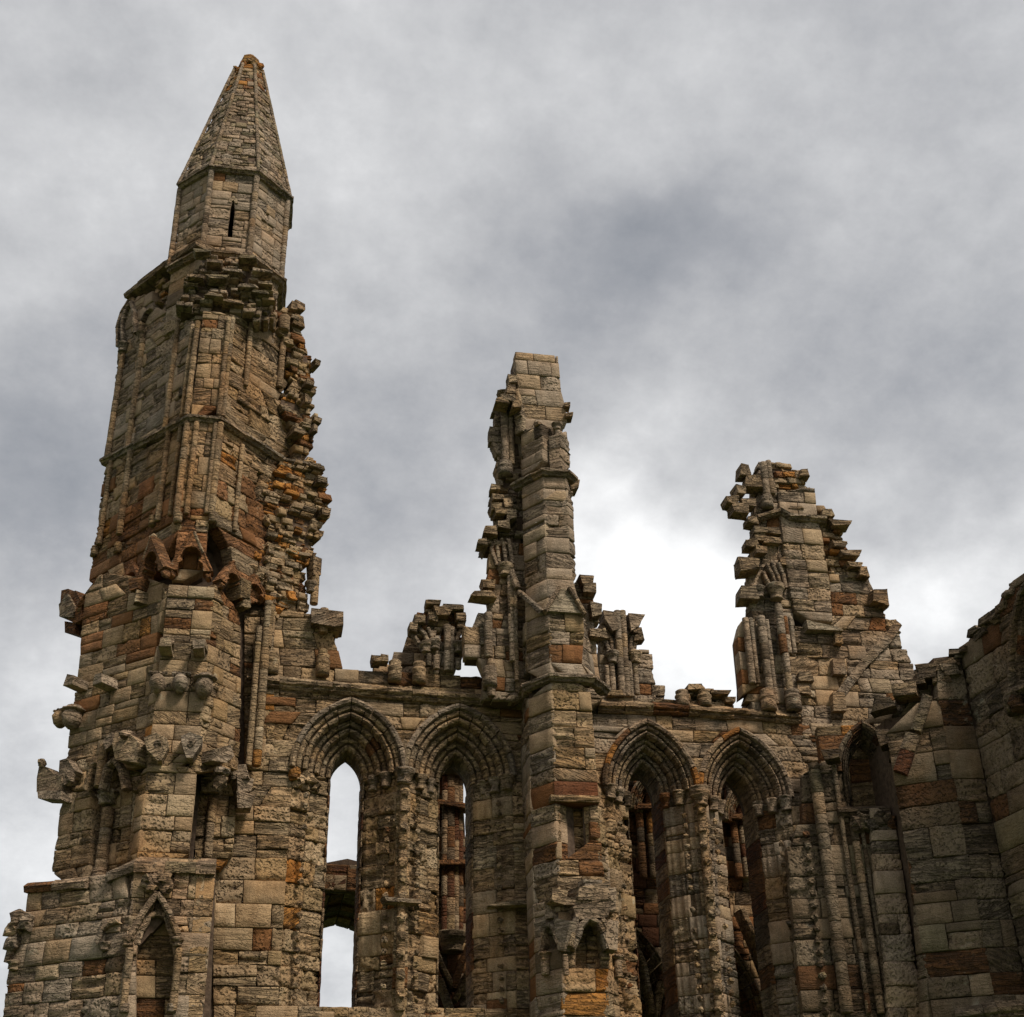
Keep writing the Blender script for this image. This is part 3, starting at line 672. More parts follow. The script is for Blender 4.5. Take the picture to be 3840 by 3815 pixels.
rubble(T, RU, ZB(1250, 130, 1400, 80, 1480, 240, 1530, 300, 1570, 430, 1560, 640, 1565, 720, 1560, 840, 1550, 980, 1460, 985, 1440, 800, 1350, 640, 1420, 520, 1380, 280), jit=.12)
facet(T, LF, [ZB(330, 1000, 500, 930, 790, 750, 730, 1340, 700, 1500, 560, 1720, 420, 1800, 205, 1770, 230, 1570, 260, 1400, 300, 1080)], PAL_TOWER, zones=low, **bk, snap=(cl_,))
facet(T, FR, [ZB(790, 750, 1015, 770, 985, 1340, 1060, 1450, 945, 1720, 700, 1720, 640, 1500, 725, 1340)], PAL_TOWER, wid=(.2, .45), zones=low, **bk, snap=(cl_, cr_,))
facet(T, RT, [ZB(1015, 770, 1380, 985, 1320, 1100, 1250, 1250, 1290, 1400, 1270, 1870, 1120, 1840, 1060, 1500, 985, 1340), ZB(1232, 1050, 1252, 1050, 1242, 1240, 1222, 1240)], PAL_TOWER, kinds=(1, 7, 3), amp=1.4, zones=low, core=.6, snap=(cr_,))
rubble(T, RU, ZB(1380, 985, 1590, 1010, 1615, 1080, 1595, 1110, 1660, 1150, 1640, 1200, 1670, 1330, 1630, 1380, 1600, 1480, 1560, 1600, 1500, 1640, 1500, 1900, 1270, 1900, 1290, 1400, 1240, 1250, 1320, 1050), pal=PAL_RUIN+[(ORG, 14), (TAN, 20)], jit=.13)
for x, y, sx, sz in ((1620, 1140, .35, .25), (1640, 1330, .3, .3), (1590, 1060, .5, .14), (1590, 780, .28, .22), (1575, 830, .2, .3), (1590, 440, .2, .25), (1545, 560, .3, .25), (1530, 660, .3, .3), (1450, 100, .22, .35), (1455, 170, .25, .2), (1480, 850, .4, .18)):
    lump(T, 'broken_stone', at(RU, ZB(x-26, y)[0], .08), (sx, .5, sz), RU, pick([(G_, 4), (GR, 3), (TAN, 1)]), .7, .22)
pshaft(T, RU, ZB(1545, 1880)[0], ZB(1560, 1640)[0], .1, .15); cap_(T, at(RU, ZB(1525, 1810)[0], .15), .11)
lump(T, 'broken_stone', at(RU, ZB(1555, 1660)[0], .15), (.3, .4, .7), RU, pick([(G_, 4), (GR, 3), (TAN, 1)]), .6, .2)
# haunch of broken masonry under the drum, with its raking coping on the left
HS = vplane((0, 28.75, 0), 0)
HL = LF.off(-.12)
rubble(T, HS, ZA(690, 1560, 790, 1440, 900, 1420, 1090, 1420, 1210, 1540, 1280, 1740, 1200, 1850, 1000, 1790, 800, 1790, 640, 1760), pal=PAL_GREY+[(GRN, 12)], jit=.2, row=(.1, .17), wid=(.12, .34))
rubble(T, HL, ZA(480, 1640, 600, 1540, 720, 1470, 790, 1440, 700, 1560, 640, 1780, 520, 1780), pal=PAL_RUIN, jit=.15, row=(.1, .18))
P0, P1 = at(HL, ZA(335, 1690)[0], .1), at(HL, ZA(600, 1480)[0], .1)
P2 = at(dF, ZA(790, 1375)[0], .25)
sweep(T, 'coping', [P0, P1, P2], [(-.5, -.1), (.12, -.12), (.17, .0), (.05, .12), (-.5, .12)], pal=PAL_GREY, side=LF.N)
facet(T, LF, [ZA(255, 1919, 290, 1800, 335, 1700, 470, 1640, 480, 1760, 640, 1780, 600, 1919)], PAL_GREY, core=.6, snap=(cl_,))
for x, y, s_ in ((800, 1430, .35), (1100, 1470, .4), (1190, 1560, .42), (1210, 1640, .3), (880, 1500, .35), (1000, 1560, .4), (900, 1600, .45), (760, 1600, .35), (1100, 1660, .4), (880, 1720, .35), (1000, 1760, .4), (1180, 1700, .35)):
    lump(T, 'broken_stone', at(HS, ZA(x, y)[0], .22), (s_*1.5, .42, s_*.34), HS, pick(PAL_GREY+[(GRN, 20)]), .75, .25)
lump(T, 'broken_stone', at(RU, ZA(1415, 1760)[0], .1), (.4, .4, .35), RU, pick(PAL_GREY), .6, .2); lump(T, 'broken_stone', at(RU, ZA(1410, 1860)[0], .1), (.4, .4, .5), RU, pick([(G_, 4), (GR, 3), (TAN, 1)]), .7, .2)
for pts in ((1230, 1800, 1240, 1919), (1320, 1820, 1330, 1919)):
    q = ZA(*pts); pshaft(T, RU, q[1], q[0], .16, .1)
# string between the two belfry stages and the tall corner shafts
zs = FR.hit(*ZB(900, 755)[0])[2]
def on(pl, x, y): return at(pl, ZB(x, y)[0])
sweep(T, 'string_course', [on(LF, 305, 1010), np.array([*LF.hit(*ZB(770, 755)[0])[:2], zs]), np.array([cl_[0], cl_[1], zs]), np.array([cr_[0], cr_[1], zs]), np.array([*RT.hit(*ZB(1380, 990)[0])[:2], zs]), np.array([*RU.hit(*ZB(1600, 1020)[0])[:2], zs])], STR, pal=PAL_GREY, nz=.03)
for a_, b_, r_ in (((480, 930), (515, 300), .085), ((350, 980), (405, 360), .085), ((690, 820), (740, 180), .07), ((830, 720), (850, 190), .075), ((790, 735), (830, 200), .06), ((650, 1360), (685, 830), .075),
                   ((420, 1440), (455, 960), .09), ((300, 1500), (335, 1020), .07), ((760, 1330), (800, 770), .085), ((720, 1330), (760, 790), .06)):
    q = ZB(*a_, *b_); pshaft(T, LF, q[0], q[1], r_, .03)
for a_, b_, r_ in (((1000, 740), (1050, 150), .07), ((1030, 745), (1065, 150), .06), ((965, 1330), (985, 780), .085), ((820, 1330), (840, 775), .07), ((940, 1330), (955, 780), .06)):
    q = ZB(*a_, *b_); pshaft(T, FR, q[0], q[1], r_, .03)
for a_, b_, r_ in (((1100, 1440), (1110, 900), .06), ((1150, 560), (1180, 180), .07), ((1430, 740), (1440, 520), .09), ((1340, 560), (1385, 290), .09)):
    q = ZB(*a_, *b_); pshaft(T, RT, q[0], q[1], r_, .03)
for x, y, pl_, r_ in ((535, 290, LF, .1), (425, 360, LF, .13), (1380, 300, RT, .12)): cap_(T, at(pl_, ZB(x, y)[0], .04), r_)
for x, y, pl_ in ((750, 1380, LF), (600, 1400, LF), (955, 1380, FR), (390, 1560, LF), (250, 1580, LF)): base_(T, at(pl_, ZB(x, y)[0], .03), .1, .28, PAL_BROWN)
# belfry blind arches at the head of the left face
for pts in ((430, 300, 425, 190, 450, 110, 480, 60), (480, 60, 500, 130, 510, 250), (535, 250, 545, 180, 570, 130, 600, 100), (400, 330, 400, 220, 425, 130, 470, 50)):
    bar(T, 'arch_rib', LF, ZB(*pts), .1, .14)
# ---- canopy row
g1 = ZB(700, 1700, 840, 1470, 945, 1700); gablet(T, FR, *g1, out_=.32, pal=PAL_RUST)
CH = vplane(cl_, 112)
g1 = ZB(560, 1740, 640, 1490, 715, 1690); gablet(T, LF.off(.15), *g1, out_=.27, pal=PAL_RUST)
g1 = ZB(215, 1880, 335, 1735, 400, 1830); gablet(T, LF.off(.1), *g1, out_=.3, pal=PAL_RUST)
g1 = ZB(405, 1800, 487, 1625, 550, 1770); gablet(T, LF, *g1, out_=.12, crock=False, pal=PAL_RUST)
g1 = ZB(1125, 1835, 1192, 1700, 1275, 1845); gablet(T, RT, *g1, out_=.12, crock=False, pal=PAL_RUST)
g1 = ZB(960, 1760, 1035, 1650, 1105, 1800); gablet(T, RT.off(.25), *g1, out_=.27, pal=PAL_RUST)
for x, y, pl_, s_ in ((600, 1790, LF, (.3, .5, .3)), (600, 1860, LF, (.2, .4, .3)), (1050, 1810, RT, (.35, .5, .45)), (1070, 1880, RT, (.25, .4, .3))):
    lump(T, 'corbel', at(pl_, ZB(x, y)[0], .3), s_, pl_, pick(PAL_BROWN), .6, .3)
LL = LF.off(.1)
for o_, pts in ((.26, (378, 480, 392, 400, 400, 340, 430, 328, 440, 350, 472, 338, 505, 400, 515, 500, 470, 520)), (.2, (402, 505, 460, 512, 458, 575, 402, 568)), (.32, (392, 420, 440, 360, 480, 430, 470, 490, 400, 490))):
    prism(T, 'broken_canopy', LL, LL.uv(ZC(*pts)), -.5, o_, pick([(DRK, 2), (BRN, 2), (NGR, 1)]), .9, .05)
# ---- great buttress stage
F3 = vplane((0, 28.3, 0), 0); c1, c2 = F3.hit(*ZC(905, 600)[0]), F3.hit(*ZC(1167, 600)[0])
CL = vplane(c1, 122); c0 = CL.hit(*ZC(868, 600)[0]); L3 = vplane(c0, 140); R3 = vplane(c2, 48)
hi3 = [((0, 2180, 1000, 2420), PAL_RUST, .3)]
facet(T, L3, [ZC(455, 490, 478, 300, 560, 230, 760, 230, 900, 280, 872, 640, 850, 900, 815, 1100, 780, 1300, 600, 1300, 365, 1280, 380, 1120, 410, 930, 440, 700)], PAL_TOWER, zones=hi3+[((380, 2300, 590, 2480), PAL_BROWN, .5)], wid=(.3, .8), kinds=(5, 4, 2), core=.8, snap=(c0,))
facet(T, CL, [ZC(895, 310, 948, 290, 905, 560, 893, 900, 850, 1300, 780, 1300, 830, 1000, 870, 600)], PAL_TOWER, wid=(.3, .5), zones=hi3, kinds=(6, 3, 1), core=.5, snap=(c0, c1,))
facet(T, F3, [ZC(948, 285, 1170, 300, 1165, 560, 1110, 930, 1105, 1100, 1080, 1320, 845, 1320, 893, 950, 905, 560)], PAL_TOWER, wid=(.38, .7), zones=hi3, kinds=(5, 5, 1), core=.8, snap=(c1, c2,))
facet(T, R3, [ZC(1170, 300, 1225, 300, 1345, 420, 1345, 1110, 1330, 1320, 1080, 1320, 1110, 930, 1167, 560)], PAL_WARM, wid=(.2, .45), zones=[((800, 2200, 910, 2500), PAL_BROWN, .5)], core=.6, snap=(c2,))
rubble(T, RU, ZC(1340, 60, 1720, 60, 1700, 150, 1725, 430, 1520, 470, 1500, 380, 1380, 300, 1300, 200), pal=PAL_RUIN+[(ORG, 12)], jit=.09)
# slot between buttress and wall, shafts on its far side
SL = vplane((0, 29.75, 0), 0)
for x0_, y0_, x1_, y1_, r_ in ((1450, 1300, 1480, 380, .1), (1400, 1300, 1430, 520, .08), (1500, 640, 1505, 400, .08)):
    q = ZC(x0_, y0_, x1_, y1_); pshaft(T, SL, q[0], q[1], r_, .02, pal=PAL_WARM)
facet(T, WP, [ZC(1360, 430, 1530, 430, 1530, 1320, 1360, 1320)], PAL_WARM, wid=(.2, .4))
# brackets, heads, broken string canopies
for x, y in ((930, 660), (1112, 670)):
    P = at(F3, ZC(x, y)[0], .22); lump(T, 'bracket', P, (.24, .6, .2), F3, pick(PAL_GREY), .9, .12, .5); lump(T, 'bracket', P+np.array([0, .1, .1]), (.3, .45, .14), F3, pick(PAL_GREY), .9, .15, .6)
for x, y in ((470, 855), (630, 850)):
    P = at(L3, ZC(x, y)[0], .2); lump(T, 'bracket', P, (.26, .55, .24), L3, pick(PAL_GREY), .9, .12, .5)
head(T, at(F3, ZC(1138, 870)[0], .02), F3, .44, True); head(T, at(F3, ZC(1005, 850)[0], .02), F3, .38); head(T, at(F3, ZC(878, 855)[0], .08), F3, .38)
head(T, at(L3, ZC(432, 1045)[0], .06), L3, .44, True); head(T, at(L3, ZC(372, 1050)[0], .1), L3, .36)
# second canopy row
for pl_, o_, pts in ((L3, .32, (700, 1130, 760, 1125, 830, 1190, 815, 1300, 700, 1285, 690, 1200)), (L3, .25, (620, 1170, 665, 1130, 680, 1190, 640, 1230)), (F3, .28, (805, 1165, 870, 1140, 935, 1170, 945, 1215, 905, 1290, 880, 1290, 825, 1235)),
                     (F3, .3, (1010, 1155, 1060, 1135, 1130, 1165, 1125, 1200, 1075, 1280, 1040, 1275, 1015, 1200)), (R3, .32, (1130, 1220, 1225, 1195, 1240, 1260, 1200, 1295, 1125, 1280)), (L3, .22, (245, 1380, 262, 1310, 300, 1318, 345, 1365, 390, 1370, 385, 1460, 330, 1470, 240, 1455)),
                     (L3, .22, (360, 1400, 370, 1280, 415, 1270, 460, 1340, 400, 1420)), (L3, .3, (262, 1455, 400, 1455, 395, 1505, 270, 1498))):
    prism(T, 'broken_canopy', pl_, pl_.uv(ZC(*pts)), -.1, o_, pick(PAL_GREY), .75, .05)
for x, y, pl_, s_ in ((880, 1200, F3, (.2, .2, .2)), (1070, 1190, F3, (.22, .2, .22)), (1190, 1340, R3, (.3, .4, .2)), (1180, 1400, R3, (.25, .3, .3)), (280, 1300, L3, (.14, .2, .2)), (430, 1380, L3, (.18, .25, .3)), (760, 1150, L3, (.2, .5, .2))):
    lump(T, 'carved_leaf', at(pl_, ZC(x, y)[0], .24), s_, pl_, pick(PAL_GREY), .3, .45, freq=2.8)
pshaft(T, L3, ZC(580, 1420)[0], ZC(590, 1190)[0], .11, .1)
for pts in ((380, 1440, 420, 1340, 450, 1330), (500, 1440, 540, 1300, 560, 1290), (590, 1440, 620, 1310, 660, 1270), (660, 1270, 700, 1330, 720, 1440)):
    bar(T, 'canopy_rib', L3, ZC(*pts), .12, .16, n=.03)
# ---- stage of the shafted panel
LR = L3.off(-.3)
facet(T, F3, [ZD(1065, 130, 1350, 150, 1290, 745, 1240, 815, 1010, 815, 1040, 500)], PAL_TOWER, wid=(.38, .7), kinds=(2, 6, 2), amp=1.3, core=.8, snap=(c1, c2,))
facet(T, CL, [ZD(1000, 180, 1065, 130, 1015, 810, 935, 810, 985, 350)], PAL_TOWER, kinds=(4, 5, 1), core=.4, snap=(c0, c1,))
facet(T, R3, [ZD(1350, 150, 1455, 200, 1405, 800, 1240, 815, 1290, 740)], PAL_WARM, wid=(.2, .45), kinds=(1, 6, 3), core=.4, snap=(c2,))
facet(T, LR, [ZD(640, 60, 1000, 60, 1000, 830, 770, 900, 630, 930), ZD(825, 515, 855, 510, 830, 730, 805, 735)], PAL_TOWER, wid=(.2, .4), core=.4)
facet(T, L3, [ZD(470, 60, 655, 60, 640, 480, 625, 930, 355, 945, 380, 780, 420, 430)], PAL_TOWER, wid=(.3, .6), core=.8, snap=(c0,))
for a_, b_, r_, n_ in (((665, 890), (715, 420), .13, -.2), ((905, 800), (950, 330), .13, -.2), ((1480, 800), (1500, 380), .1, .1)):
    q = ZD(*a_, *b_); pl_ = L3 if a_[0] < 1400 else SL; pshaft(T, pl_, q[0], q[1], r_, n_, seg=(.3, .45))
cap_(T, at(L3, ZD(712, 400)[0], -.2), .16, .3, PAL_GREY, .07); cap_(T, at(L3, ZD(945, 310)[0], -.2), .14, .3, PAL_GREY, .06); base_(T, at(L3, ZD(655, 920)[0], -.2), .16, .2)
for pts in ((730, 310, 760, 220, 800, 130, 835, 100), (835, 100, 870, 150, 885, 220), (690, 300, 650, 220, 620, 190)):
    bar(T, 'panel_arch', LR, ZD(*pts), .14, .2)
for x, y in ((1500, 200), (1500, 300), (1700, 220), (1720, 300), (1730, 410)):
    lump(T, 'broken_canopy', at(SL, ZD(x, y)[0], .15), (.35, .45, .35), SL, pick(PAL_GREY), .5, .45)
facet(T, SL.off(.1), [ZD(1380, 150, 1700, 150, 1640, 860, 1380, 860)], PAL_WARM, wid=(.2, .4), kinds=(1, 5, 3), amp=1.4, core=.4)
# ---- base stage with the gabled niche
F1 = vplane((0, 27.95, 0), 0); k1 = F1.hit(*ZD(905, 1300)[0]); L1 = vplane(k1, 148); k2 = F1.hit(*ZD(1490, 1300)[0]); R1 = vplane(k2, 90)
zc0 = F1.hit(*ZD(1150, 850)[0])[2]-.2
nb = ZD(960, 2400, 965, 1400, 1030, 1240, 1105, 1180, 1170, 1210, 1230, 1400, 1215, 2400)
facet(T, L1, [ZD(190, 990, 350, 955, 640, 950, 770, 925, 925, 905, 890, 1500, 870, 2400, -60, 2400, 20, 1850, 50, 1540, 110, 1260, 170, 1190), ZD(850, 935, 925, 925, 905, 1200, 880, 1200, 915, 1090)], PAL_GREY, wid=(.35, .8), kinds=(3, 5, 3), core=1.2, snap=(k1,))
facet(T, F1, [ZD(930, 850, 1150, 800, 1400, 800, 1535, 880, 1500, 1300, 1480, 2400, 870, 2400, 885, 1500), nb], PAL_GREY+[(TAN, 25)], wid=(.25, .6), kinds=(2, 5, 4), amp=1.4, core=.0, snap=(k1, k2,))
NB = F1.off(-.34); facet(T, NB, [ZD(940, 2400, 950, 1380, 1030, 1180, 1190, 1180, 1250, 1400, 1240, 2400)], PAL_WARM, wid=(.3, .7), core=.9)
facet(T, F1, [ZD(1240, 830, 1535, 900, 1480, 2400, 1240, 2400)], skipblocks=True, core=.9); facet(T, F1, [ZD(900, 850, 1240, 850, 1240, 1150, 900, 1500)], skipblocks=True, core=.9)
facet(T, F1, [ZD(870, 2400, 890, 1400, 960, 1400, 955, 2400)], skipblocks=True, core=.9)
facet(T, R1, [[(0, 4), (2.02, 4), (2.02, zc0), (0, zc0)]], PAL_WARM, px=False, core=.3)
zc_ = F1.hit(*ZD(1150, 850)[0])[2]
sweep(T, 'coping', [at(L1, ZD(770, 925)[0], .02), np.array([k1[0], k1[1], zc_]), np.array([k2[0], k2[1], zc_])], [(-.4, -.13), (.08, -.13), (.1, .0), (.08, .07), (-.2, .24), (-.5, .22)], pal=PAL_GREY+[(GRN, 12)], piece=(.35, .6), nz=.03)
sweep(T, 'coping', [at(L1, ZD(190, 1000)[0], .0), at(L1, ZD(620, 965)[0], 0)], [(-.5, -.1), (.06, -.12), (.1, .0), (.0, .1), (-.5, .2)], pal=PAL_GREY+[(GRN, 30)], side=L1.N)
bar(T, 'niche_gable', F1, ZD(905, 1390, 1010, 1200, 1118, 1045), .12, .16); bar(T, 'niche_gable', F1, ZD(1118, 1045, 1215, 1220, 1285, 1390), .12, .16)
for pts in ((970, 1400, 1000, 1300, 1040, 1240, 1050, 1200), (1050, 1200, 1110, 1180, 1170, 1200, 1190, 1250), (1190, 1250, 1220, 1320, 1230, 1400)): bar(T, 'niche_arch', F1, ZD(*pts), .12, .06, n=-.06)
for x, y, s_ in ((1060, 970, .3), (1160, 940, .3), (1180, 1000, .28), (1080, 1010, .26), (1120, 960, .25)): lump(T, 'carved_leaf', at(F1, ZD(x, y)[0], .08), (s_, .3, s_), F1, pick(PAL_GREY), .2, .55, freq=3.5)
for x in (905, 1255): cap_(T, at(F1, ZD(x, 1420)[0], .05), .09, .16); pshaft(T, F1, ZD(x-15, 1880)[0], ZD(x, 1430)[0], .075, .04)
for x in (880, 1210): base_(T, at(F1, ZD(x, 1890)[0], .04), .09, .16)
for a_ in ((700, 1400, 740, 1300, 790, 1260, 850, 1240), (60, 1540, 90, 1440, 150, 1300)): bar(T, 'blind_arch', L1, ZD(*a_), .12, .12)
cap_(T, at(L1, ZD(745, 1450)[0], .02), .09, .16); cap_(T, at(L1, ZD(95, 1590)[0], .02), .1, .18)
for x, y in ((150, 1230), (215, 1250), (120, 1300), (110, 1400)): lump(T, 'carved_leaf', at(L1, ZD(x, y)[0], .08), (.3, .3, .35), L1, pick(PAL_GREY), .3, .5)
mass(T, [(-1.5, 30.1), (-.3, 30.1), (-.3, 31.4), (-1.5, 31.4)], 6, 16.4)
# body of the tower behind its faces
for z0_, z1_, xx0, xx1, yy0, yy1 in ((0, 9.3, -3.6, -1.5, 29.6, 34), (9.3, 18, -3.0, -1.45, 29.6, 33.5), (18, 25.5, -2.9, -1.2, 29.9, 33)):
    V = [(x, y, z) for z in (z0_, z1_) for x, y in ((xx0, yy0), (xx1, yy0), (xx1, yy1), (xx0, yy1))]
    T.addcore(V, [(3, 2, 1, 0), (4, 5, 6, 7), (0, 1, 5, 4), (1, 2, 6, 5), (2, 3, 7, 6), (3, 0, 4, 7)])
T.finish()
# ------------------------------------------------------------------ transept wall with two pairs of lancets
T = Thing('lancet_wall', 'long ruined wall with four pointed lancet windows between tower and dark right wall', 'wall', (6, 30, 0))
def wv(y, x=2000): return WP.hit(x, y)[2]
ARCH = []
for apx, spx, hw, half, rise in ((( 1312, 2633), (1312, 2900), 1.24, .36, 1.64), ((1722, 2655), (1722, 2925), 1.24, .36, 1.64), ((2436, 2712), (2432, 2985), 1.1, .40, 1.62), ((2786, 2745), (2782, 3008), 1.1, .41, 1.62)):
    (ua, va), (us, vs_) = WP.uv([apx, spx]); ARCH.append(((ua+us)/2, va-rise, hw, half, rise))
vb = WP.uv([(1300, 3792)])[0][1]
holes = []
for i, (uc, vs_, hw, half, rise) in enumerate(ARCH):
    b = vb if i < 2 else vb-3
    holes.append([(uc-hw, b), *arcpts(uc, vs_, hw, rise, 8), (uc+hw, b)])
ol = WP.uv([(800, 4100), (795, 2960), (915, 2950), (915, 2545), (1000, 2545), (1950, 2622), (2250, 2632), (2987, 2680), (3120, 2680), (3150, 2950), (3215, 3400), (3290, 4100)])
# neighbouring arch heads overlap: cut the pair as one opening
def merged(a, b):
    um = (a[0]+b[0])/2
    pa = arcpts(a[0], a[1], a[2], a[4], 8); pb = arcpts(b[0], b[1], b[2], b[4], 8); lo_ = vb if a is ARCH[0] else vb-3
    return [(a[0]-a[2], lo_)]+[(min(u, um), v) for u, v in pa if u <= um+.02 and (u < a[0] or v > 0)]+[(max(u, um), v) for u, v in pb if u >= um-.02]+[(b[0]+b[2], lo_)]
H1 = merged(ARCH[0], ARCH[1]); H2 = merged(ARCH[2], ARCH[3])
bu = WP.uv([(1960, 3000), (2300, 3000)])
facet(T, WP, [ol, H1, H2], PAL_WARM, px=False, kinds=(2, 6, 2), amp=1.4, jit=.02, core=1.5, wid=(.35, .95),
      zones=[((2250, 2600, 3300, 3815), PAL_GREY+[(TAN, 30), (BRN, 5)], .75), ((1380, 2600, 2000, 2760), PAL_TOWER, .6)])
# arch orders and jambs
for i, (uc, vs_, hw, half, rise) in enumerate(ARCH):
    pal = PAL_TOWER if i < 2 else PAL_GREY+[(TAN, 30)]
    lo_ = vb if i < 2 else vb-2.5
    cR = (hw*hw+rise*rise)/(2*hw)-hw
    # hood mould
    ring(T, WP, uc, vs_, hw, rise, 0, [(-.1, -.05), (-.09, .08), (-.03, .14), (.03, .12), (.05, .03), (.05, -.05)], 4, 'hood_mould', PAL_GREY+([(ORG, 12)] if i > 1 else []), wear=.7, nz=.02)
    w3 = (hw-half-.05)/3; h = hw-.05; d0 = 0.0
    for k in range(3):
        a_ = math.sqrt((cR+h)**2-cR**2); last = k == 2
        pr = ORDER(w3, .27, .5 if last else 0)
        ring(T, WP, uc, vs_, h, a_, d0, pr, (6, 5, 4)[k], 'voussoir', pal, nz=(.035, .026, .03, .018)[i])
        h -= w3; d0 -= .27
    # splayed jambs: courses of moulded stones, much eaten away
    for s in (-1, 1):
        xo, xi = uc+s*(hw-.03), uc+s*half; jp = Plane(WP.pt(xo, 0, 0), (WP.U*(xi-xo)-WP.N*.6), (0, 0, 1)); ln = math.hypot(xi-xo, .6); jp.U = jp.U/np.linalg.norm(jp.U); jp = Plane(jp.O, jp.U, jp.V)
        ua, ub = sorted((0.0, (WP.pt(xi, 0, -.6)-jp.O)@jp.U)); am = .03 if i < 2 else .045
        bumps = [ua+(ub-ua)*t for t in ((.14, .4, .56, .86) if i < 2 else (.1, .24, .45, .56, .76, .9))]
        rel = lambda u, bumps=bumps, am=am: am*sum(np.exp(-((u-b)/.045)**2) for b in bumps) - .02
        worn = (i, s) in ((0, -1), (0, 1), (1, -1), (2, -1))
        facet(T, jp, [[(ua, lo_), (ub, lo_), (ub, vs_), (ua, vs_)]], PAL_WARM if worn else pal, px=False, wid=(.32, .62), kinds=(1, 5, 4) if worn else (5, 4, 1), amp=1.7 if worn else 1.0, jit=.04 if worn else .015, core=.0, relief=rel, nu=15, name='jamb_stone', depth=.3)
        facet(T, jp.off(-.17), [[(ua, lo_), (ub, lo_), (ub, vs_), (ua, vs_)]], px=False, skipblocks=True, core=.3, corein=.0, coremargin=0)
        # straight reveal behind the splay
        jamb(T, WP, uc, lo_, vs_-.02, half+.02, -.6, [(-.05, -.1), (-.02, .02), (0, .0), (.02, -.1), (.02, -.9)], s, PAL_IN+[(G_, 40)], nz=.02)
    # solid masonry behind the mouldings, down both sides and over the head
    for s in (-1, 1):
        x_in, x_out = uc+s*(half+.02), uc+s*(hw+.0)
        for z0_, z1_ in ((lo_, vs_),):
            V = [WP.pt(u, v, n) for n in (-.9, -1.5) for u, v in ((x_in, z0_), (x_out, z0_), (x_out, z1_), (x_in, z1_))]
            T.addcore(V, [(0, 1, 2, 3), (7, 6, 5, 4), (0, 4, 5, 1), (1, 5, 6, 2), (2, 6, 7, 3), (3, 7, 4, 0)])
        pr_i = arcpts(uc, vs_, half+.02, math.sqrt((cR+half+.02)**2-cR**2), 8); pr_o = arcpts(uc, vs_, hw, rise, 8)
    for q in range(16):
        quad = [pr_i[q], pr_i[q+1], pr_o[q+1], pr_o[q]]
        V = [WP.pt(u, v, n) for n in (-.83, -1.5) for u, v in quad]
        T.addcore(V, [(0, 1, 2, 3), (7, 6, 5, 4), (0, 4, 5, 1), (1, 5, 6, 2), (2, 6, 7, 3), (3, 7, 4, 0)])
    # sill
    V = [WP.pt(u, v, n) for n in (-.1, -1.5) for u, v in ((uc-hw, lo_-.6), (uc+hw, lo_-.6), (uc+hw, lo_), (uc-hw, lo_))]
    T.addcore(V, [(0, 1, 2, 3), (7, 6, 5, 4), (0, 4, 5, 1), (1, 5, 6, 2), (2, 6, 7, 3), (3, 7, 4, 0)])
    facet(T, WP, [[(uc-hw, lo_-.9), (uc+hw, lo_-.9), (uc+hw, lo_), (uc-hw, lo_)]], PAL_WARM, px=False, core=0)
# piers between the lancets of a pair: front shaft with leaf bosses, capital clusters
for A, B, pal, top, bot in ((ARCH[0], ARCH[1], PAL_WARM, 2906, 3800), (ARCH[2], ARCH[3], PAL_TOWER, 2990, 4000)):
    um = (A[0]+B[0])/2; vs_ = (A[1]+B[1])/2; hwp = abs(B[0]-A[0])/2-(A[2]-.05)
    lo_ = vb-(0 if A is ARCH[0] else 2.5)
    facet(T, WP, [[(um-.16, lo_), (um+.16, lo_), (um+.16, vs_-.3), (um-.16, vs_-.3)]], pal, px=False, wid=(.3, .4), core=.9, jit=.02, bump=.02, kinds=(1, 6, 3), amp=1.3)
    P = WP.pt(um, 0, .05); shaft(T, (P[0], P[1], lo_), (P[0], P[1], vs_-.3), .1, seg=(.3, .5), pal=pal)
    v = vs_-.5
    while v > lo_: lump(T, 'leaf_boss', WP.pt(um+random.uniform(-.02, .02), v, .15), (.2, .14, .2), WP, pick(pal), .2, .55, freq=3.5); v -= random.uniform(.36, .46)
    # spandrel post above the capital
    prism(T, 'spandrel_stone', WP, [(um-.06, vs_+.02), (um+.06, vs_+.02), (um+.15, vs_+.55), (um+.02, vs_+.78), (um-.02, vs_+.78), (um-.15, vs_+.55)], -.2, .06, pick(PAL_TOWER), .9, .03)
def capcluster(uc_, v, offs):
    for du, n, r in offs: cap_(T, WP.pt(uc_+du, v-.3, n), r, .34, PAL_GREY, .05)
for i, (uc, vs_, hw, half, rise) in enumerate(ARCH):
    for s in (-1, 1):
        if (i, s) in ((0, -1),):   # decayed capital
            for k in range(5): lump(T, 'decayed_capital', WP.pt(uc-hw+.05+.12*k, vs_-.2+random.uniform(-.12, .1), -.02-.1*k), (.26, .3, .3), WP, pick(PAL_WARM), .3, .5)
            continue
        pts = [(s*(hw-.12), -.02, .13), (s*(hw-.36), -.25, .12), (s*(hw-.62), -.5, .1)]
        if i in (0, 2) and s == 1 or i in (1, 3) and s == -1: pts[0] = (s*(abs(ARCH[i+s][0]-uc)/2), .08, .17)
        capcluster(uc, vs_, pts)
    # rows of dog-tooth on the outer jambs
    for s in (-1, 1):
        v = vs_-.6
        while v > (vb if i < 2 else vb-2):
            if random.random() < .8: lump(T, 'dogtooth', WP.pt(uc+s*(hw-.32), v, -.09), (.12, .12, .13), WP, pick(PAL_TOWER), .1, .5, freq=4)
            v -= .24
for x, y in ((1503, 3386), (1907, 3397), (3011, 3466)):    # broken shaft-rings
    P = at(WP, (x, y), .08); lump(T, 'broken_ring', P, (.8, .35, .09), WP, pick(PAL_GREY), .8, .25)
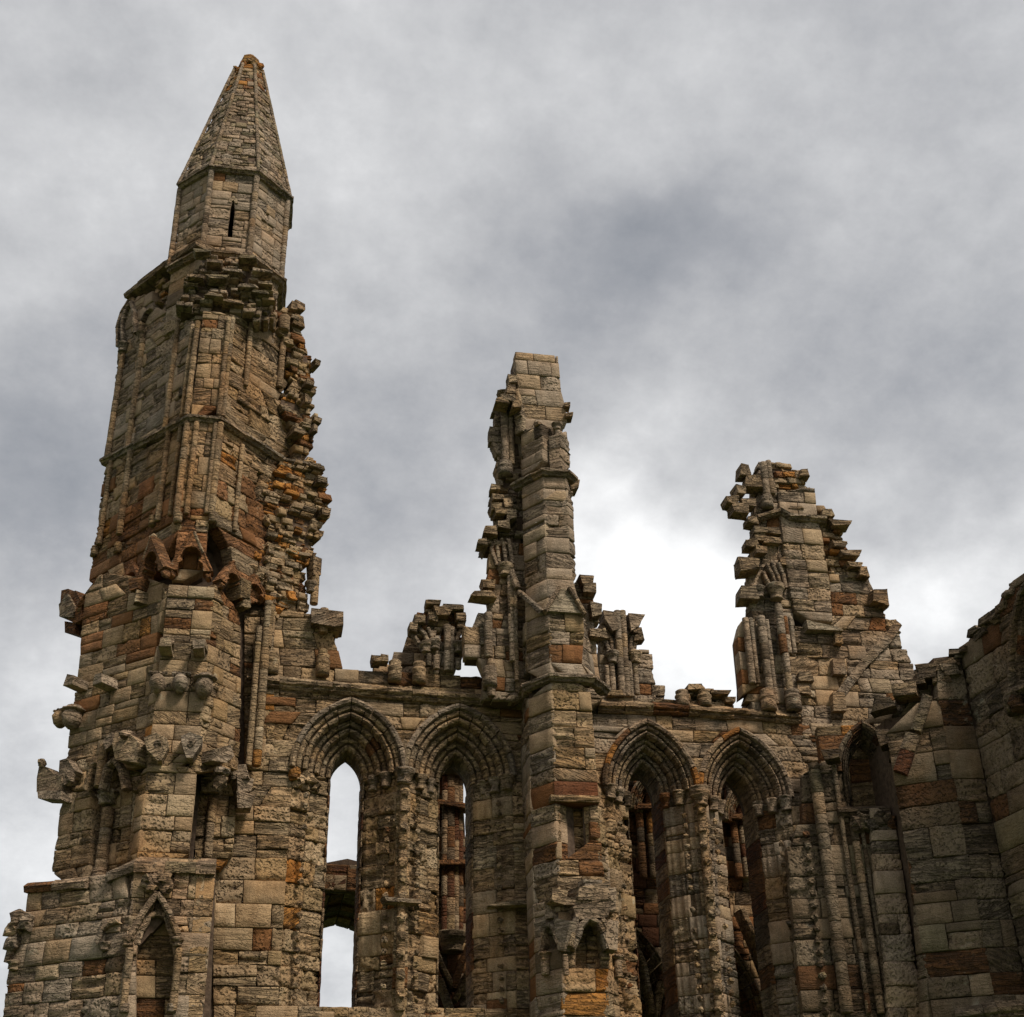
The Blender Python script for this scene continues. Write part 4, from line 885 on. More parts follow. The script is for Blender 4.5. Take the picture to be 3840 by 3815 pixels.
# string course at the foot of the clerestory
sweep(T, 'string_course', [at(WP, p) for p in ((925, 2552), (1450, 2600), (1955, 2642))], STR2, nz=.05, pal=PAL_TOWER+[(BRN, 18), (OLD, 10)], piece=(.4, .9))
sweep(T, 'string_course', [at(WP, p) for p in ((2240, 2650), (2620, 2668), (2995, 2698))], STR2, nz=.045, pal=PAL_TOWER+[(BRN, 8)], piece=(.4, .9))
# clerestory wall left standing above the string, with shaft bases
CW = WP.off(-.12)
band = ZE(-150, 625, -150, 150, 40, 180, 200, 165, 285, 170, 470, 180, 500, 205, 495, 290, 425, 305, 415, 345, 485, 390, 495, 505, 700, 515, 850, 545, 1040, 545, 1300, 560, 1660, 590, 1660, 745, 900, 690, 300, 640)
facet(T, CW, [band], PAL_WARM+[(BRN, 8), (GR, 20)], rag=(0, .05), kinds=(3, 5, 2), core=.8)
for x0_, y0_, x1_, y1_ in ((15, 490, 30, 60), (365, 490, 372, 430), (372, 320, 375, 160), (1455, 480, 1440, 200), (1480, 585, 1460, 500), (840, 535, 840, 520)):
    q = ZE(x0_, y0_, x1_, y1_); pshaft(T, CW, q[0], q[1], .11, .12, pal=PAL_TOWER)
for x, y in ((365, 600), (840, 640), (1000, 650), (1460, 690), (30, 590)):
    P = at(CW, ZE(x, y)[0], .1); base_(T, P, .16, .55, PAL_WARM)
prism(T, 'broken_stone', CW, CW.uv(ZE(290, 175, 500, 200, 500, 290, 440, 300, 290, 270)), -.4, .3, pick(PAL_GREY), .9, .04)
T.finish()

# ------------------------------------------------------------------ remains of the clerestory arcade standing on the wall
T = Thing('springer_stump', 'ragged arch springer stump on the wall top left of the tall pinnacle', 'ruin', at(CW, (1650, 2540)), 'clerestory arcade stumps')
SB = WP.off(-.9)
facet(T, SB, [ZE(700, 560, 700, 495, 750, 475, 850, 475, 850, 420, 905, 400, 930, 380, 935, 330, 1010, 330, 1040, 560)], PAL_GREY, rag=(.06, 0), wid=(.3, .6), core=.5)
rubble(T, CW, ZE(950, 260, 1000, 190, 1050, 120, 1125, 115, 1290, 150, 1290, 200, 1300, 330, 1180, 260, 1100, 330, 1010, 330), pal=PAL_GREY+[(BRN, 12)], jit=.12, core=.6, row=(.12, .2))
facet(T, CW, [ZE(1030, 330, 1290, 330, 1285, 470, 1260, 490, 1290, 570, 1040, 570)], PAL_GREY+[(BRN, 20)], rag=(.05, .05), wid=(.15, .3), core=.6)
for x0_, y0_, x1_, y1_, r_ in ((1060, 540, 1065, 460, .07), (1110, 560, 1115, 470, .08), (1180, 570, 1190, 270, .09), (1215, 570, 1215, 280, .06), (1250, 560, 1265, 490, .07)):
    q = ZE(x0_, y0_, x1_, y1_); pshaft(T, CW, q[0], q[1], r_, .14, pal=PAL_GREY)
for x, y in ((1045, 450), (1100, 430), (1260, 450)): cap_(T, at(CW, ZE(x, y)[0], .14), .11, .26, PAL_GREY, .04)
for pts in ((945, 300, 1000, 380, 1050, 460), (970, 250, 1040, 330, 1085, 420), (1060, 280, 1085, 340, 1100, 400), (1240, 400, 1255, 340, 1280, 290)): bar(T, 'arch_springer', CW, ZE(*pts), .1, .12, n=.0)
for x, y, s_ in ((1090, 130, (.45, .5, .16)), (1220, 160, (.7, .5, .18)), (1150, 190, (.5, .5, .3)), (1000, 240, (.35, .5, .3)), (1270, 220, (.3, .4, .3)), (1090, 220, (.3, .4, .3)), (960, 290, (.25, .5, .35)), (720, 500, (.3, .5, .2)), (770, 490, (.25, .4, .25)), (1280, 270, (.25, .3, .2))):
    lump(T, 'broken_stone', at(CW, ZE(x, y)[0], .1), s_, CW, pick([(G_, 4), (GR, 3), (TAN, 1)]), .75, .25)
T.finish()
T = Thing('springer_stump', 'fan shaped arch springer stump just right of the tall pinnacle', 'ruin', at(CW, (2320, 2620)), 'clerestory arcade stumps')
facet(T, CW, [ZG(905, 1890, 885, 1700, 900, 1560, 880, 1530, 905, 1440, 980, 1450, 1110, 1465, 1080, 1530, 1095, 1590, 1060, 1680, 1085, 1890)], PAL_GREY, rag=(.04, .05), wid=(.18, .4), core=.6)
for x0_, y0_, x1_, y1_, r_ in ((945, 1860, 950, 1710, .08), (985, 1880, 985, 1440, .09), (1015, 1880, 1010, 1440, .09), (1040, 1880, 1040, 1700, .07), (1070, 1870, 1070, 1710, .07), (920, 1860, 925, 1720, .06)):
    q = ZG(x0_, y0_, x1_, y1_); pshaft(T, CW, q[0], q[1], r_, .14, pal=PAL_GREY)
for x, y in ((950, 1710), (1065, 1710)): cap_(T, at(CW, ZG(x, y)[0], .14), .13, .3, PAL_GREY, .04)
for pts in ((950, 1680, 920, 1600, 895, 1550), (960, 1680, 950, 1600, 920, 1530), (1060, 1680, 1070, 1600, 1085, 1540), (1050, 1680, 1050, 1580, 1090, 1490)): bar(T, 'arch_springer', CW, ZG(*pts), .1, .1)
prism(T, 'broken_stone', CW, CW.uv(ZG(895, 1445, 960, 1455, 980, 1540, 945, 1550, 905, 1490)), -.3, .25, pick(PAL_GREY), .7); prism(T, 'broken_stone', CW, CW.uv(ZG(1025, 1460, 1112, 1468, 1075, 1530, 1040, 1550)), -.3, .25, pick(PAL_GREY), .7)
for x, y, s_ in ((895, 1560, (.3, .4, .35)), (1085, 1580, (.3, .4, .2)), (1075, 1545, (.3, .4, .25)), (960, 1870, (.5, .5, .2))): lump(T, 'broken_stone', at(CW, ZG(x, y)[0], .1), s_, CW, pick([(G_, 4), (GR, 3), (TAN, 1)]), .7, .25)
T.finish()
T = Thing('stepped_stump', 'low stepped stump of plain blocks right of the fan shaped springer', 'ruin', at(CW, (2450, 2620)), 'clerestory arcade stumps')
facet(T, SB, [ZG(1080, 1895, 1080, 1622, 1150, 1625, 1155, 1660, 1195, 1665, 1165, 1720, 1165, 1770, 1225, 1775, 1225, 1890)], PAL_GREY+[(BRN, 15)], wid=(.35, .6), courses=None, rag=(0, .04), core=.7)
T.finish()
T = Thing('rubble_heap', 'low heap of broken rubble on the wall top between the two right ruins', 'rubble', at(CW, (2600, 2640)))
rubble(T, CW, ZI(915, 235, 990, 190, 1040, 160, 1060, 115, 1190, 125, 1260, 150, 1300, 175, 1310, 225, 1250, 240), pal=PAL_GREY, jit=.15, core=.6, row=(.1, .16))
for x, y, s_ in ((1090, 130, (.5, .5, .2)), (1230, 160, (.6, .5, .14)), (1285, 195, (.35, .4, .2)), (1040, 180, (.3, .4, .25))): lump(T, 'broken_stone', at(CW, ZI(x, y)[0], .1), s_, CW, pick([(G_, 4), (GR, 3), (TAN, 1)]), .7, .3)
for x in (1030, 1150): base_(T, at(CW, ZI(x, 230)[0], .12), .17, .42)
T.finish()

# ------------------------------------------------------------------ buttress carrying the tall pinnacle
T = Thing('pinnacled_buttress', 'tall canted buttress between the window pairs rising to a broken pinnacle', 'buttress', (6.5, 29, 0))
J = WP.hit(*ZO(165, 1000)[0]); B0 = vplane(J, 90); e1 = B0.hit(*ZO(272, 1000)[0]); B1 = vplane(e1, 125); e2 = B1.hit(*ZO(562, 1000)[0]); B2 = vplane(e2, 0); e3 = B2.hit(*ZO(1075, 1000)[0]); B3 = vplane(e3, 52)
gz = [((1900, 2970, 2300, 3330), PAL_BROWN+[(G_, 30)], .5)]
facet(T, B0, [ZO(168, 240, 245, 225, 268, 640, 278, 1000, 255, 1500)+ZP(255, 640, 335, 1919, 345, 2100, 240, 2100, 225, 1400, 190, 600)+ZO(170, 1000)], PAL_GREY+[(BRN, 12)], wid=(.4, .9), core=0, kinds=(6, 3, 1), snap=(e1,))
facet(T, B1, [ZO(245, 225, 548, 25, 535, 520, 562, 900, 580, 1230, 640, 1460, 650, 1640, 600, 1640, 640, 1830, 650, 1919)+ZP(520, 420, 600, 560, 610, 900, 640, 1500, 665, 1919, 670, 2100, 345, 2100, 335, 1919, 255, 640)+ZO(255, 1500, 278, 1000, 268, 640), ZP(398, 1290, 410, 1070, 465, 990, 510, 1070, 520, 1290)], PAL_GREY, wid=(.4, 1.0), kinds=(7, 3, 1), zones=gz, core=.6, snap=(e1, e2,))
niche = ZO(645, 1455, 1000, 1480, 1000, 1919)+ZP(830, 0, 830, 235, 560, 240)
facet(T, B2, [ZO(548, 25, 1000, 60, 1035, 380, 1075, 1000, 1105, 1400)+ZP(960, 240, 970, 430, 1040, 700, 1060, 1000, 1030, 1500, 1040, 2100, 655, 2100, 640, 1500, 600, 900, 600, 560, 520, 420, 540, 240)+ZO(650, 1640, 580, 1230, 562, 900, 535, 520), niche, ZP(700, 1530, 705, 1130, 750, 1010, 820, 960, 890, 1010, 940, 1130, 960, 1530)], PAL_TOWER, wid=(.4, .9), kinds=(2, 7, 2), amp=1.3, zones=[((1900, 2970, 2300, 3030), [(RED, 2), (ORG, 1), (G_, 3)], .8), ((1900, 3180, 2300, 3330), PAL_BROWN+[(PALE, 14), (G_, 14)], .7), ((2100, 3650, 2300, 3815), [(ORG, 6), (TAN, 8), (OLD, 3)], .8)], core=0, snap=(e2,))
facet(T, B3, [ZO(1000, 60, 1085, 500, 1115, 760, 1140, 1050, 1170, 1400, 1190, 1650)+ZP(1020, 430, 1060, 800, 1100, 1000, 1150, 1919, 1160, 2100, 1040, 2100, 1030, 1500, 1060, 1000, 1040, 700, 970, 430, 960, 240)+ZO(1105, 1400, 1075, 1000, 1035, 380)], PAL_TOWER, wid=(.3, .6), kinds=(2, 6, 3), core=.4, snap=(e3,))
NP = B2.off(-.4); facet(T, NP, [ZO(620, 1430, 1020, 1430, 1010, 1919)+ZP(850, 0, 850, 260, 540, 260)], [(TAN, 2), (OLD, 1)], wid=(.6, 1.2), kinds=(2, 6, 1), core=.6)
sweep(T, 'niche_lintel', [at(B2, ZO(520, 1425)[0], .03), at(B2, ZO(1110, 1440)[0], .03)], [(-.3, -.07), (.05, -.07), (.07, 0), (.05, .06), (-.3, .06)], pal=[(TAN, 1)], piece=(2, 3))
facet(T, B1.off(-.22), [ZP(370, 1320, 380, 1000, 540, 960, 540, 1320)], PAL_BROWN, core=.3)
facet(T, B2.off(-.24), [ZP(670, 1560, 680, 940, 970, 940, 990, 1560)], PAL_WARM, wid=(.25, .4), core=.3)
# solid heart
def heart(x0, x1, y0, y1, z0_, z1_):
    V = [(x, y, z) for z in (z0_, z1_) for x, y in ((x0, y0), (x1, y0), (x1, y1), (x0, y1))]
    T.addcore(V, [(3, 2, 1, 0), (4, 5, 6, 7), (0, 1, 5, 4), (1, 2, 6, 5), (2, 3, 7, 6), (3, 0, 4, 7)])
heart(J[0]+.08, e3[0]+.1, e1[1]+.1, 30.1, 0, WP.hit(2000, 2650)[2]); heart(e2[0]+.05, e3[0]-.05, e2[1]+.75, 30, 0, 13.2)
heart(e1[0]+.15, e3[0]-.25, e2[1]+.75, 30.2, 11, B2.hit(2150, 1950)[2])
heart(e2[0]+.1, e3[0]-.45, e2[1]+.85, 29.7, 15, B2.hit(2100, 1500)[2])
heart(e2[0]+.0, e3[0]-.1, e2[1]+.3, 29.6, B2.hit(2150, 2990)[2], B2.hit(2150, 2650)[2])
# canopied niches low on the buttress
g1 = ZP(620, 1270, 810, 830, 1000, 1270); 
for pts in ((640, 1250, 690, 1150, 720, 1040, 790, 960), (820, 955, 900, 1000, 950, 1090, 990, 1250), (690, 940, 640, 1100, 620, 1240), (930, 960, 1030, 1100, 1060, 1260)): bar(T, 'niche_arch', B2, ZP(*pts), .14, .3, n=.0)
for x, y, s_ in ((820, 700, (.7, .4, .35)), (780, 790, (.9, .35, .16)), (820, 880, (.8, .4, .3)), (480, 730, (.35, .4, .3)), (1000, 760, (.3, .3, .5)), (830, 620, (.4, .3, .25))): lump(T, 'broken_canopy', at(B2, ZP(x, y)[0], .1), s_, B2, pick(PAL_GREY), .7, .35)
prism(T, 'canopy_block', B2, B2.uv(ZP(985, 970, 1095, 985, 1080, 1275, 1000, 1265, 960, 1160)), -.1, .3, pick(PAL_GREY), .5)
prism(T, 'canopy_block', B1, B1.uv(ZP(520, 930, 690, 960, 620, 1260, 560, 1250)), -.05, .14, pick(PAL_GREY), .5)
for pts in ((395, 1060, 420, 1020, 465, 985), (465, 985, 505, 1030, 520, 1100), (520, 1100, 560, 1180, 575, 1260), (395, 1060, 400, 1200, 360, 1300)): bar(T, 'niche_arch', B1, ZP(*pts), .1, .14)
prism(T, 'canopy_stone', B1, B1.uv(ZP(410, 940, 425, 780, 470, 770, 500, 920)), -.05, .1, pick(PAL_GREY), .4)
for x0_, y0_, x1_, y1_, pl_, r_ in ((400, 1500, 405, 1340, B1, .1), (610, 1500, 605, 1290, B1, .06), (1110, 1520, 1100, 1350, B3, .09)):
    q = ZP(x0_, y0_, x1_, y1_); pshaft(T, pl_, q[0], q[1], r_, .04, pal=PAL_GREY)
cap_(T, at(B1, ZP(405, 1350)[0], .04), .1, .16); cap_(T, at(B3, ZP(1105, 1380)[0], .04), .1, .16)
# string where the pinnacle starts
zs = B2.hit(*ZN(700, 1770)[0])[2]
sweep(T, 'string_course', [np.array([J[0], 29.9, zs]), np.array([e1[0], e1[1], zs]), np.array([e2[0], e2[1], zs]), np.array([e3[0], e3[1], zs]), np.array([e3[0]+.45, e3[1]+.6, zs])], STR, nz=.03, pal=PAL_GREY+[(BRN, 20)])
# pinnacle above the string
e3b = B2.hit(*ZN(850, 1650)[0]); B3b = vplane(e3b, 52); B1b = B1; 
facet(T, B0, [ZN(215, 1290, 290, 1260, 310, 1720, 250, 1830, 230, 1700)], PAL_GREY+[(BRN, 12)], core=0, snap=(e1,))
facet(T, B1, [ZN(245, 30, 450, -30, 475, 280, 490, 620, 500, 940, 530, 1270, 540, 1740, 300, 1800, 285, 1330, 215, 1290, 250, 1020, 200, 870, 240, 700, 245, 400)], PAL_GREY, wid=(.4, .9), kinds=(7, 3, 1), zones=[((1900, 2380, 2090, 2470), PAL_BROWN, .8)], core=.35, snap=(e1, e2,))
facet(T, B2, [ZN(450, -30, 700, -20, 720, 280, 745, 620, 770, 860, 860, 1160, 880, 1300, 850, 1650, 940, 1790, 540, 1740, 530, 1270, 500, 940, 490, 620, 475, 280)], PAL_GREY+[(TAN, 25)], wid=(.3, .75), kinds=(3, 6, 2), amp=1.2, zones=[((2050, 2330, 2250, 2480), PAL_BROWN+[(ORG, 12)], .4)], core=.35, snap=(e2,))
B3u = vplane(B2.hit(*ZN(735, 400)[0]), 52)
facet(T, B3u, [ZN(700, -20, 765, -20, 780, 400, 800, 700, 815, 880, 770, 860, 745, 620, 720, 280)], PAL_GREY, core=.3)
facet(T, B3b, [ZN(880, 1180, 930, 1330, 950, 1560, 1020, 1850, 960, 1800, 850, 1650, 870, 1300)], PAL_GREY+[(BRN, 15)], wid=(.25, .5), core=.3)
# weathered gablet lines on the set-off
bar(T, 'gablet_coping', B1.off(.05), ZN(165, 730, 235, 915), .12, .1, nz=.004); bar(T, 'gablet_coping', B1.off(.05), ZN(255, 955, 480, 1150), .12, .1, nz=.004); bar(T, 'gablet_coping', B2, ZN(490, 1150, 560, 1030, 625, 920), .1, .16); bar(T, 'gablet_coping', B2, ZN(715, 925, 790, 1040, 870, 1180), .1, .16)
prism(T, 'gablet_stone', B2, B2.uv(ZN(510, 1140, 625, 925, 715, 925, 860, 1165)), -.2, .07, GR, .5)
# upper set-off, small panel with shafts and the square top
UT = vplane((0, e2[1]+.55, 0), 0)
facet(T, UT, [ZM(275, 65, 455, 75, 580, 95, 690, 125, 750, 150, 780, 130, 790, 220, 800, 320, 820, 570, 860, 660, 870, 760, 890, 840, 885, 1010, 820, 1000, 340, 1000, 330, 800, 320, 600, 295, 530, 270, 250, 255, 130)], PAL_GREY+[(TAN, 12), (PALE, 6)], wid=(.3, .7), kinds=(5, 4, 1), core=.9)
facet(T, vplane(UT.hit(*ZM(290, 600)[0]), 125), [ZM(255, 110, 275, 90, 285, 420, 310, 600, 330, 800, 345, 1000, 250, 1060, 240, 700, 160, 600, 215, 400)], PAL_GREY, core=.4)
facet(T, B1, [ZM(250, 1060, 345, 1000, 530, 940, 535, 1110, 550, 1440, 260, 1600, 245, 1300)], PAL_GREY, wid=(.4, .8), kinds=(8, 2, 1), core=.4, snap=(e1, e2,))
facet(T, B2.off(-.25), [ZM(340, 1000, 830, 1000, 830, 1500, 540, 1500, 540, 960)], PAL_GREY+[(BRN, 12)], wid=(.25, .5), core=.4)
facet(T, B3u, [ZM(810, 1000, 885, 1020, 930, 1300, 960, 1590, 840, 1500)], PAL_GREY, core=.35)
pshaft(T, B2, ZM(795, 1490)[0], ZM(775, 990)[0], .075, -.06, pal=PAL_GREY); cap_(T, at(B2, ZM(770, 990)[0], -.06), .1, .2); lump(T, 'broken_stone', at(B1, ZM(535, 935)[0], .05), (.2, .2, .15), B1, pick([(G_, 4), (GR, 3), (TAN, 1)]), .5, .3)
zt = B2.hit(*ZM(700, 1510)[0])[2]
q = B1.hit(*ZM(250, 1600)[0]); q3 = B3u.hit(*ZM(960, 1650)[0])
sweep(T, 'string_course', [np.array([q[0], q[1], zt]), np.array([e2[0], e2[1], zt]), np.array([*B2.hit(*ZM(860, 1510)[0])[:2], zt]), np.array([q3[0], q3[1], zt])], STR, nz=.03)
facet(T, B2, [ZM(555, 1520, 870, 1545, 900, 1700, 900, 1900, 560, 1900)], PAL_GREY+[(TAN, 20)], wid=(.3, .7), core=.35, snap=(e2,))
facet(T, B1, [ZM(290, 1640, 555, 1520, 560, 1900, 300, 1900)], PAL_GREY, wid=(.4, .8), kinds=(8, 2, 1), core=.35, snap=(e1, e2,))
facet(T, B3u, [ZM(870, 1545, 935, 1640, 945, 1900, 900, 1900)], PAL_GREY, core=.3)
for x, y, s_ in ((880, 720, (.2, .3, .2)), (905, 850, (.25, .4, .15)), (955, 1690, (.3, .5, .4)), (265, 740, (.3, .5, .3)), (160, 660, (.5, .5, .3)), (90, 690, (.4, .5, .25)), (220, 420, (.3, .4, .35)), (200, 540, (.3, .4, .4))): lump(T, 'broken_stone', at(UT, ZM(x, y)[0], .05), s_, UT, pick([(G_, 4), (GR, 3), (TAN, 1)]), .7, .28)
# torn edge of the clerestory window on the left flank
TE = vplane((0, 29.35, 0), 0)
facet(T, TE, [ZG(345, 370, 400, 340, 530, 340, 530, 730, 365, 740, 345, 690, 365, 600, 345, 590, 325, 530, 325, 480, 350, 470)], PAL_GREY, rag=(.07, 0), wid=(.2, .4), core=.5)
rubble(T, TE, ZG(365, 740, 530, 730, 530, 1080, 330, 1090, 300, 1120, 275, 1090, 310, 1020, 350, 970, 335, 900, 350, 860, 330, 840, 335, 800, 365, 790), pal=PAL_GREY+[(GRN, 8)], jit=.16)
facet(T, TE, [ZG(325, 1090, 530, 1080, 530, 1880, 290, 1880, 300, 1720, 195, 1700, 190, 1500, 250, 1480, 270, 1430, 345, 1425, 345, 1385, 245, 1385, 240, 1350, 295, 1325, 295, 1280, 330, 1270, 315, 1230, 330, 1180)], PAL_GREY+[(BRN, 15), (TAN, 15)], rag=(.04, 0), wid=(.2, .45), core=.5)
for x0_, y0_, x1_, y1_, r_ in ((400, 690, 395, 390, .1), (430, 690, 430, 390, .08), (415, 1560, 430, 1250, .06), (320, 1680, 305, 1450, .1), (435, 1700, 430, 1250, .08), (330, 1880, 325, 1690, .1), (455, 1800, 450, 1280, .06)):
    q = ZG(x0_, y0_, x1_, y1_); pshaft(T, TE, q[0], q[1], r_, .14, pal=PAL_GREY)
base_(T, at(TE, ZG(400, 745)[0], .12), .2, .4); cap_(T, at(TE, ZG(400, 1260)[0], .12), .15, .3, PAL_GREY, .06); cap_(T, at(TE, ZG(400, 370)[0], .12), .15, .3, PAL_GREY, .06); base_(T, at(TE, ZG(320, 1830)[0], .14), .17, .5)
for pts in ((370, 1180, 360, 1100, 390, 1080), (410, 1190, 395, 1100, 380, 1060), (440, 1190, 425, 1090, 415, 1060), (360, 1200, 330, 1110, 350, 1060)): bar(T, 'arch_springer', TE, ZG(*pts), .09, .08)
for x, y, s_ in ((280, 1095, (.3, .4, .22)), (320, 1040, (.4, .5, .3)), (280, 1365, (.7, .5, .24)), (310, 1310, (.4, .4, .3)), (345, 820, (.3, .5, .2)), (360, 870, (.4, .5, .2)), (350, 920, (.35, .5, .25)), (370, 940, (.4, .5, .25)), (410, 900, (.3, .5, .4)), (430, 960, (.3, .5, .4)), (390, 1010, (.4, .5, .3))):
    lump(T, 'broken_stone', at(TE, ZG(x, y)[0], .15), s_, TE, pick([(G_, 4), (GR, 3), (TAN, 1)]), .75, .28)
TR = vplane((0, 29.5, 0), 0)
facet(T, TR, [ZG(720, 1260, 820, 1258, 845, 1300, 855, 1380, 850, 1480, 880, 1480, 880, 1400, 850, 1395, 880, 1850, 760, 1850, 720, 1450)], PAL_GREY, rag=(0, .05), wid=(.25, .5), core=.5)
facet(T, TR, [ZG(740, 1500, 870, 1520, 880, 1700, 915, 1915, 760, 1915)], PAL_GREY+[(BRN, 10)], core=.5)
for x, y, s_ in ((860, 1440, (.35, .5, .5)), (830, 1330, (.4, .5, .35)), (815, 1290, (.4, .5, .35)), (855, 1560, (.35, .5, .3))): lump(T, 'broken_stone', at(TR, ZG(x, y)[0], .1), s_, TR, pick([(G_, 4), (GR, 3), (TAN, 1)]), .8, .22)
T.finish()
# ------------------------------------------------------------------ gable fragment at the right end of the wall
T = Thing('gable_fragment', 'ragged wedge of gable wall with clustered shafts standing right of the bright sky gap', 'ruin', at(WP, (3000, 2690)))
GP = WP.off(-.02)
facet(T, GP.off(.12), [ZH(590, 300, 810, 290, 820, 400, 850, 560, 880, 720, 905, 900, 920, 1090, 700, 1070, 660, 900, 620, 620, 600, 450)], PAL_GREY+[(TAN, 18)], wid=(.4, .9), kinds=(3, 5, 4), amp=1.2, core=.9)
rubble(T, GP, ZH(535, 130, 590, 125, 720, 160, 750, 190, 750, 240, 775, 270, 800, 300, 590, 310, 570, 230), pal=PAL_RUIN, jit=.08, core=.8)
rubble(T, GP, ZH(830, 390, 870, 400, 900, 440, 905, 490, 1000, 515, 970, 560, 985, 610, 1005, 650, 1060, 710, 1030, 740, 1060, 770, 1100, 790, 1105, 835, 900, 810, 870, 700, 850, 560), pal=PAL_RUIN, jit=.1, core=.8)
facet(T, GP, [ZH(895, 800, 1105, 835, 1180, 880, 1215, 915, 1220, 1000, 1185, 1010, 1225, 1030, 1235, 1100, 1310, 1095, 1330, 1190, 1330, 1240, 1390, 1270, 1410, 1380, 1420, 1440, 1500, 1500, 1500, 1950, 1000, 1950, 740, 1850, 740, 1850, 730, 1640, 690, 1400, 690, 1100, 915, 1090)],
      PAL_GREY+[(TAN, 30), (BRN, 10), (OLD, 6)], rag=(0, .05), wid=(.3, .8), kinds=(2, 5, 4), amp=1.3, core=.9)
facet(T, GP, [ZH(475, 150, 535, 130, 590, 310, 600, 450, 650, 900, 690, 1080, 700, 1400, 740, 1640, 490, 1610, 410, 1600, 410, 1560, 440, 1490, 430, 1100, 410, 1080, 410, 960, 440, 870, 430, 850, 440, 700, 430, 560, 420, 520, 470, 420, 460, 260)], PAL_GREY+[(BRN, 14)], rag=(.1, 0), wid=(.2, .45), core=.8)
SP = GP.off(.1)
facet(T, SP, [ZH(340, 1110, 380, 1080, 450, 1075, 470, 1300, 480, 1500, 415, 1500, 375, 1530, 370, 1440, 345, 1200)], PAL_GREY+[(BRN, 12)], wid=(.2, .35), zones=[((2700, 2520, 2900, 2610), PAL_BROWN, .9)], kinds=(6, 2, 1), core=.5)
for x0_, y0_, x1_, y1_, r_ in ((405, 1480, 390, 1090, .09), (440, 1480, 420, 1090, .06), (515, 1540, 475, 1080, .11), (600, 1300, 580, 1010, .11), (650, 1540, 610, 1300, .09), (500, 360, 490, 160, .1), (530, 350, 520, 150, .09), (630, 1300, 620, 1080, .07), (665, 1300, 650, 1080, .06), (545, 1600, 520, 1100, .06)):
    q = ZH(x0_, y0_, x1_, y1_); pshaft(T, GP, q[0], q[1], r_, .2, pal=PAL_GREY+[(BRN, 8)])
cap_(T, at(GP, ZH(565, 980)[0], .2), .17, .42, PAL_GREY, .015); cap_(T, at(GP, ZH(465, 960)[0], .1), .14, .3, PAL_GREY, .03)
for x, y in ((520, 1640), (670, 1640)): base_(T, at(GP, ZH(x, y)[0], .18), .19, .55, PAL_GREY+[(BRN, 10)])
base_(T, at(GP, ZH(515, 430)[0], .16), .16, .4)
for pts in ((580, 910, 550, 830, 510, 760), (600, 910, 575, 820, 540, 750), (625, 900, 610, 820, 580, 750), (545, 910, 510, 850, 490, 800)): bar(T, 'arch_springer', GP, ZH(*pts), .09, .1, n=.05)
sweep(T, 'string_course', [at(GP, p, .1) for p in ZH(450, 480, 590, 440, 640, 470, 860, 490)], STR, nz=.05, pal=PAL_GREY)
for x, y, s_ in ((375, 200, (.35, .5, .45)), (430, 270, (.6, .5, .5)), (350, 320, (.35, .5, .35)), (300, 385, (.45, .5, .3)), (350, 430, (.6, .5, .4)), (400, 390, (.5, .4, .3)), (420, 500, (.35, .5, .3)), (470, 560, (.5, .5, .25)), (420, 640, (.45, .5, .3)), (470, 680, (.4, .5, .3)), (400, 770, (.7, .6, .5)), (400, 940, (.6, .6, .5)), (470, 600, (.4, .4, .3)),
                 (540, 560, (.6, .4, .25)), (540, 620, (.6, .4, .25)), (870, 460, (.4, .5, .3)), (950, 520, (.7, .5, .22)), (1010, 700, (.7, .5, .22)), (1085, 810, (.3, .5, .4)), (1180, 960, (.55, .5, .6)), (735, 215, (.3, .4, .3)), (1030, 770, (.5, .5, .2)), (940, 640, (.5, .4, .25)), (690, 420, (.5, .3, .1)), (610, 740, (.2, .3, .3)), (740, 1430, (.5, .3, .35)), (730, 1510, (.45, .3, .3)), (940, 1200, (.25, .35, .5)), (680, 1200, (.2, .3, .4))):
    lump(T, 'broken_stone', at(GP, ZH(x, y)[0], .08), s_, GP, pick([(G_, 4), (GR, 3), (TAN, 1)]), .75, .26)
prism(T, 'drip_stone', GP, GP.uv(ZH(740, 1100, 950, 1150, 960, 1165, 750, 1155)), -.1, .22, GR, .5)
for pts in ((1310, 1100, 1250, 1190, 1100, 1340), (1100, 1340, 960, 1530)): bar(T, 'roof_crease', GP, ZH(*pts), .22, .06)
for y0_, y1_ in ((1420, 1330), (1640, 1530)): prism(T, 'pilaster_stone', GP, GP.uv(ZH(905, y0_, 985, y0_, 970, y1_, 900, y1_)), -.1, .18, pick(PAL_GREY), .5)
T.finish()

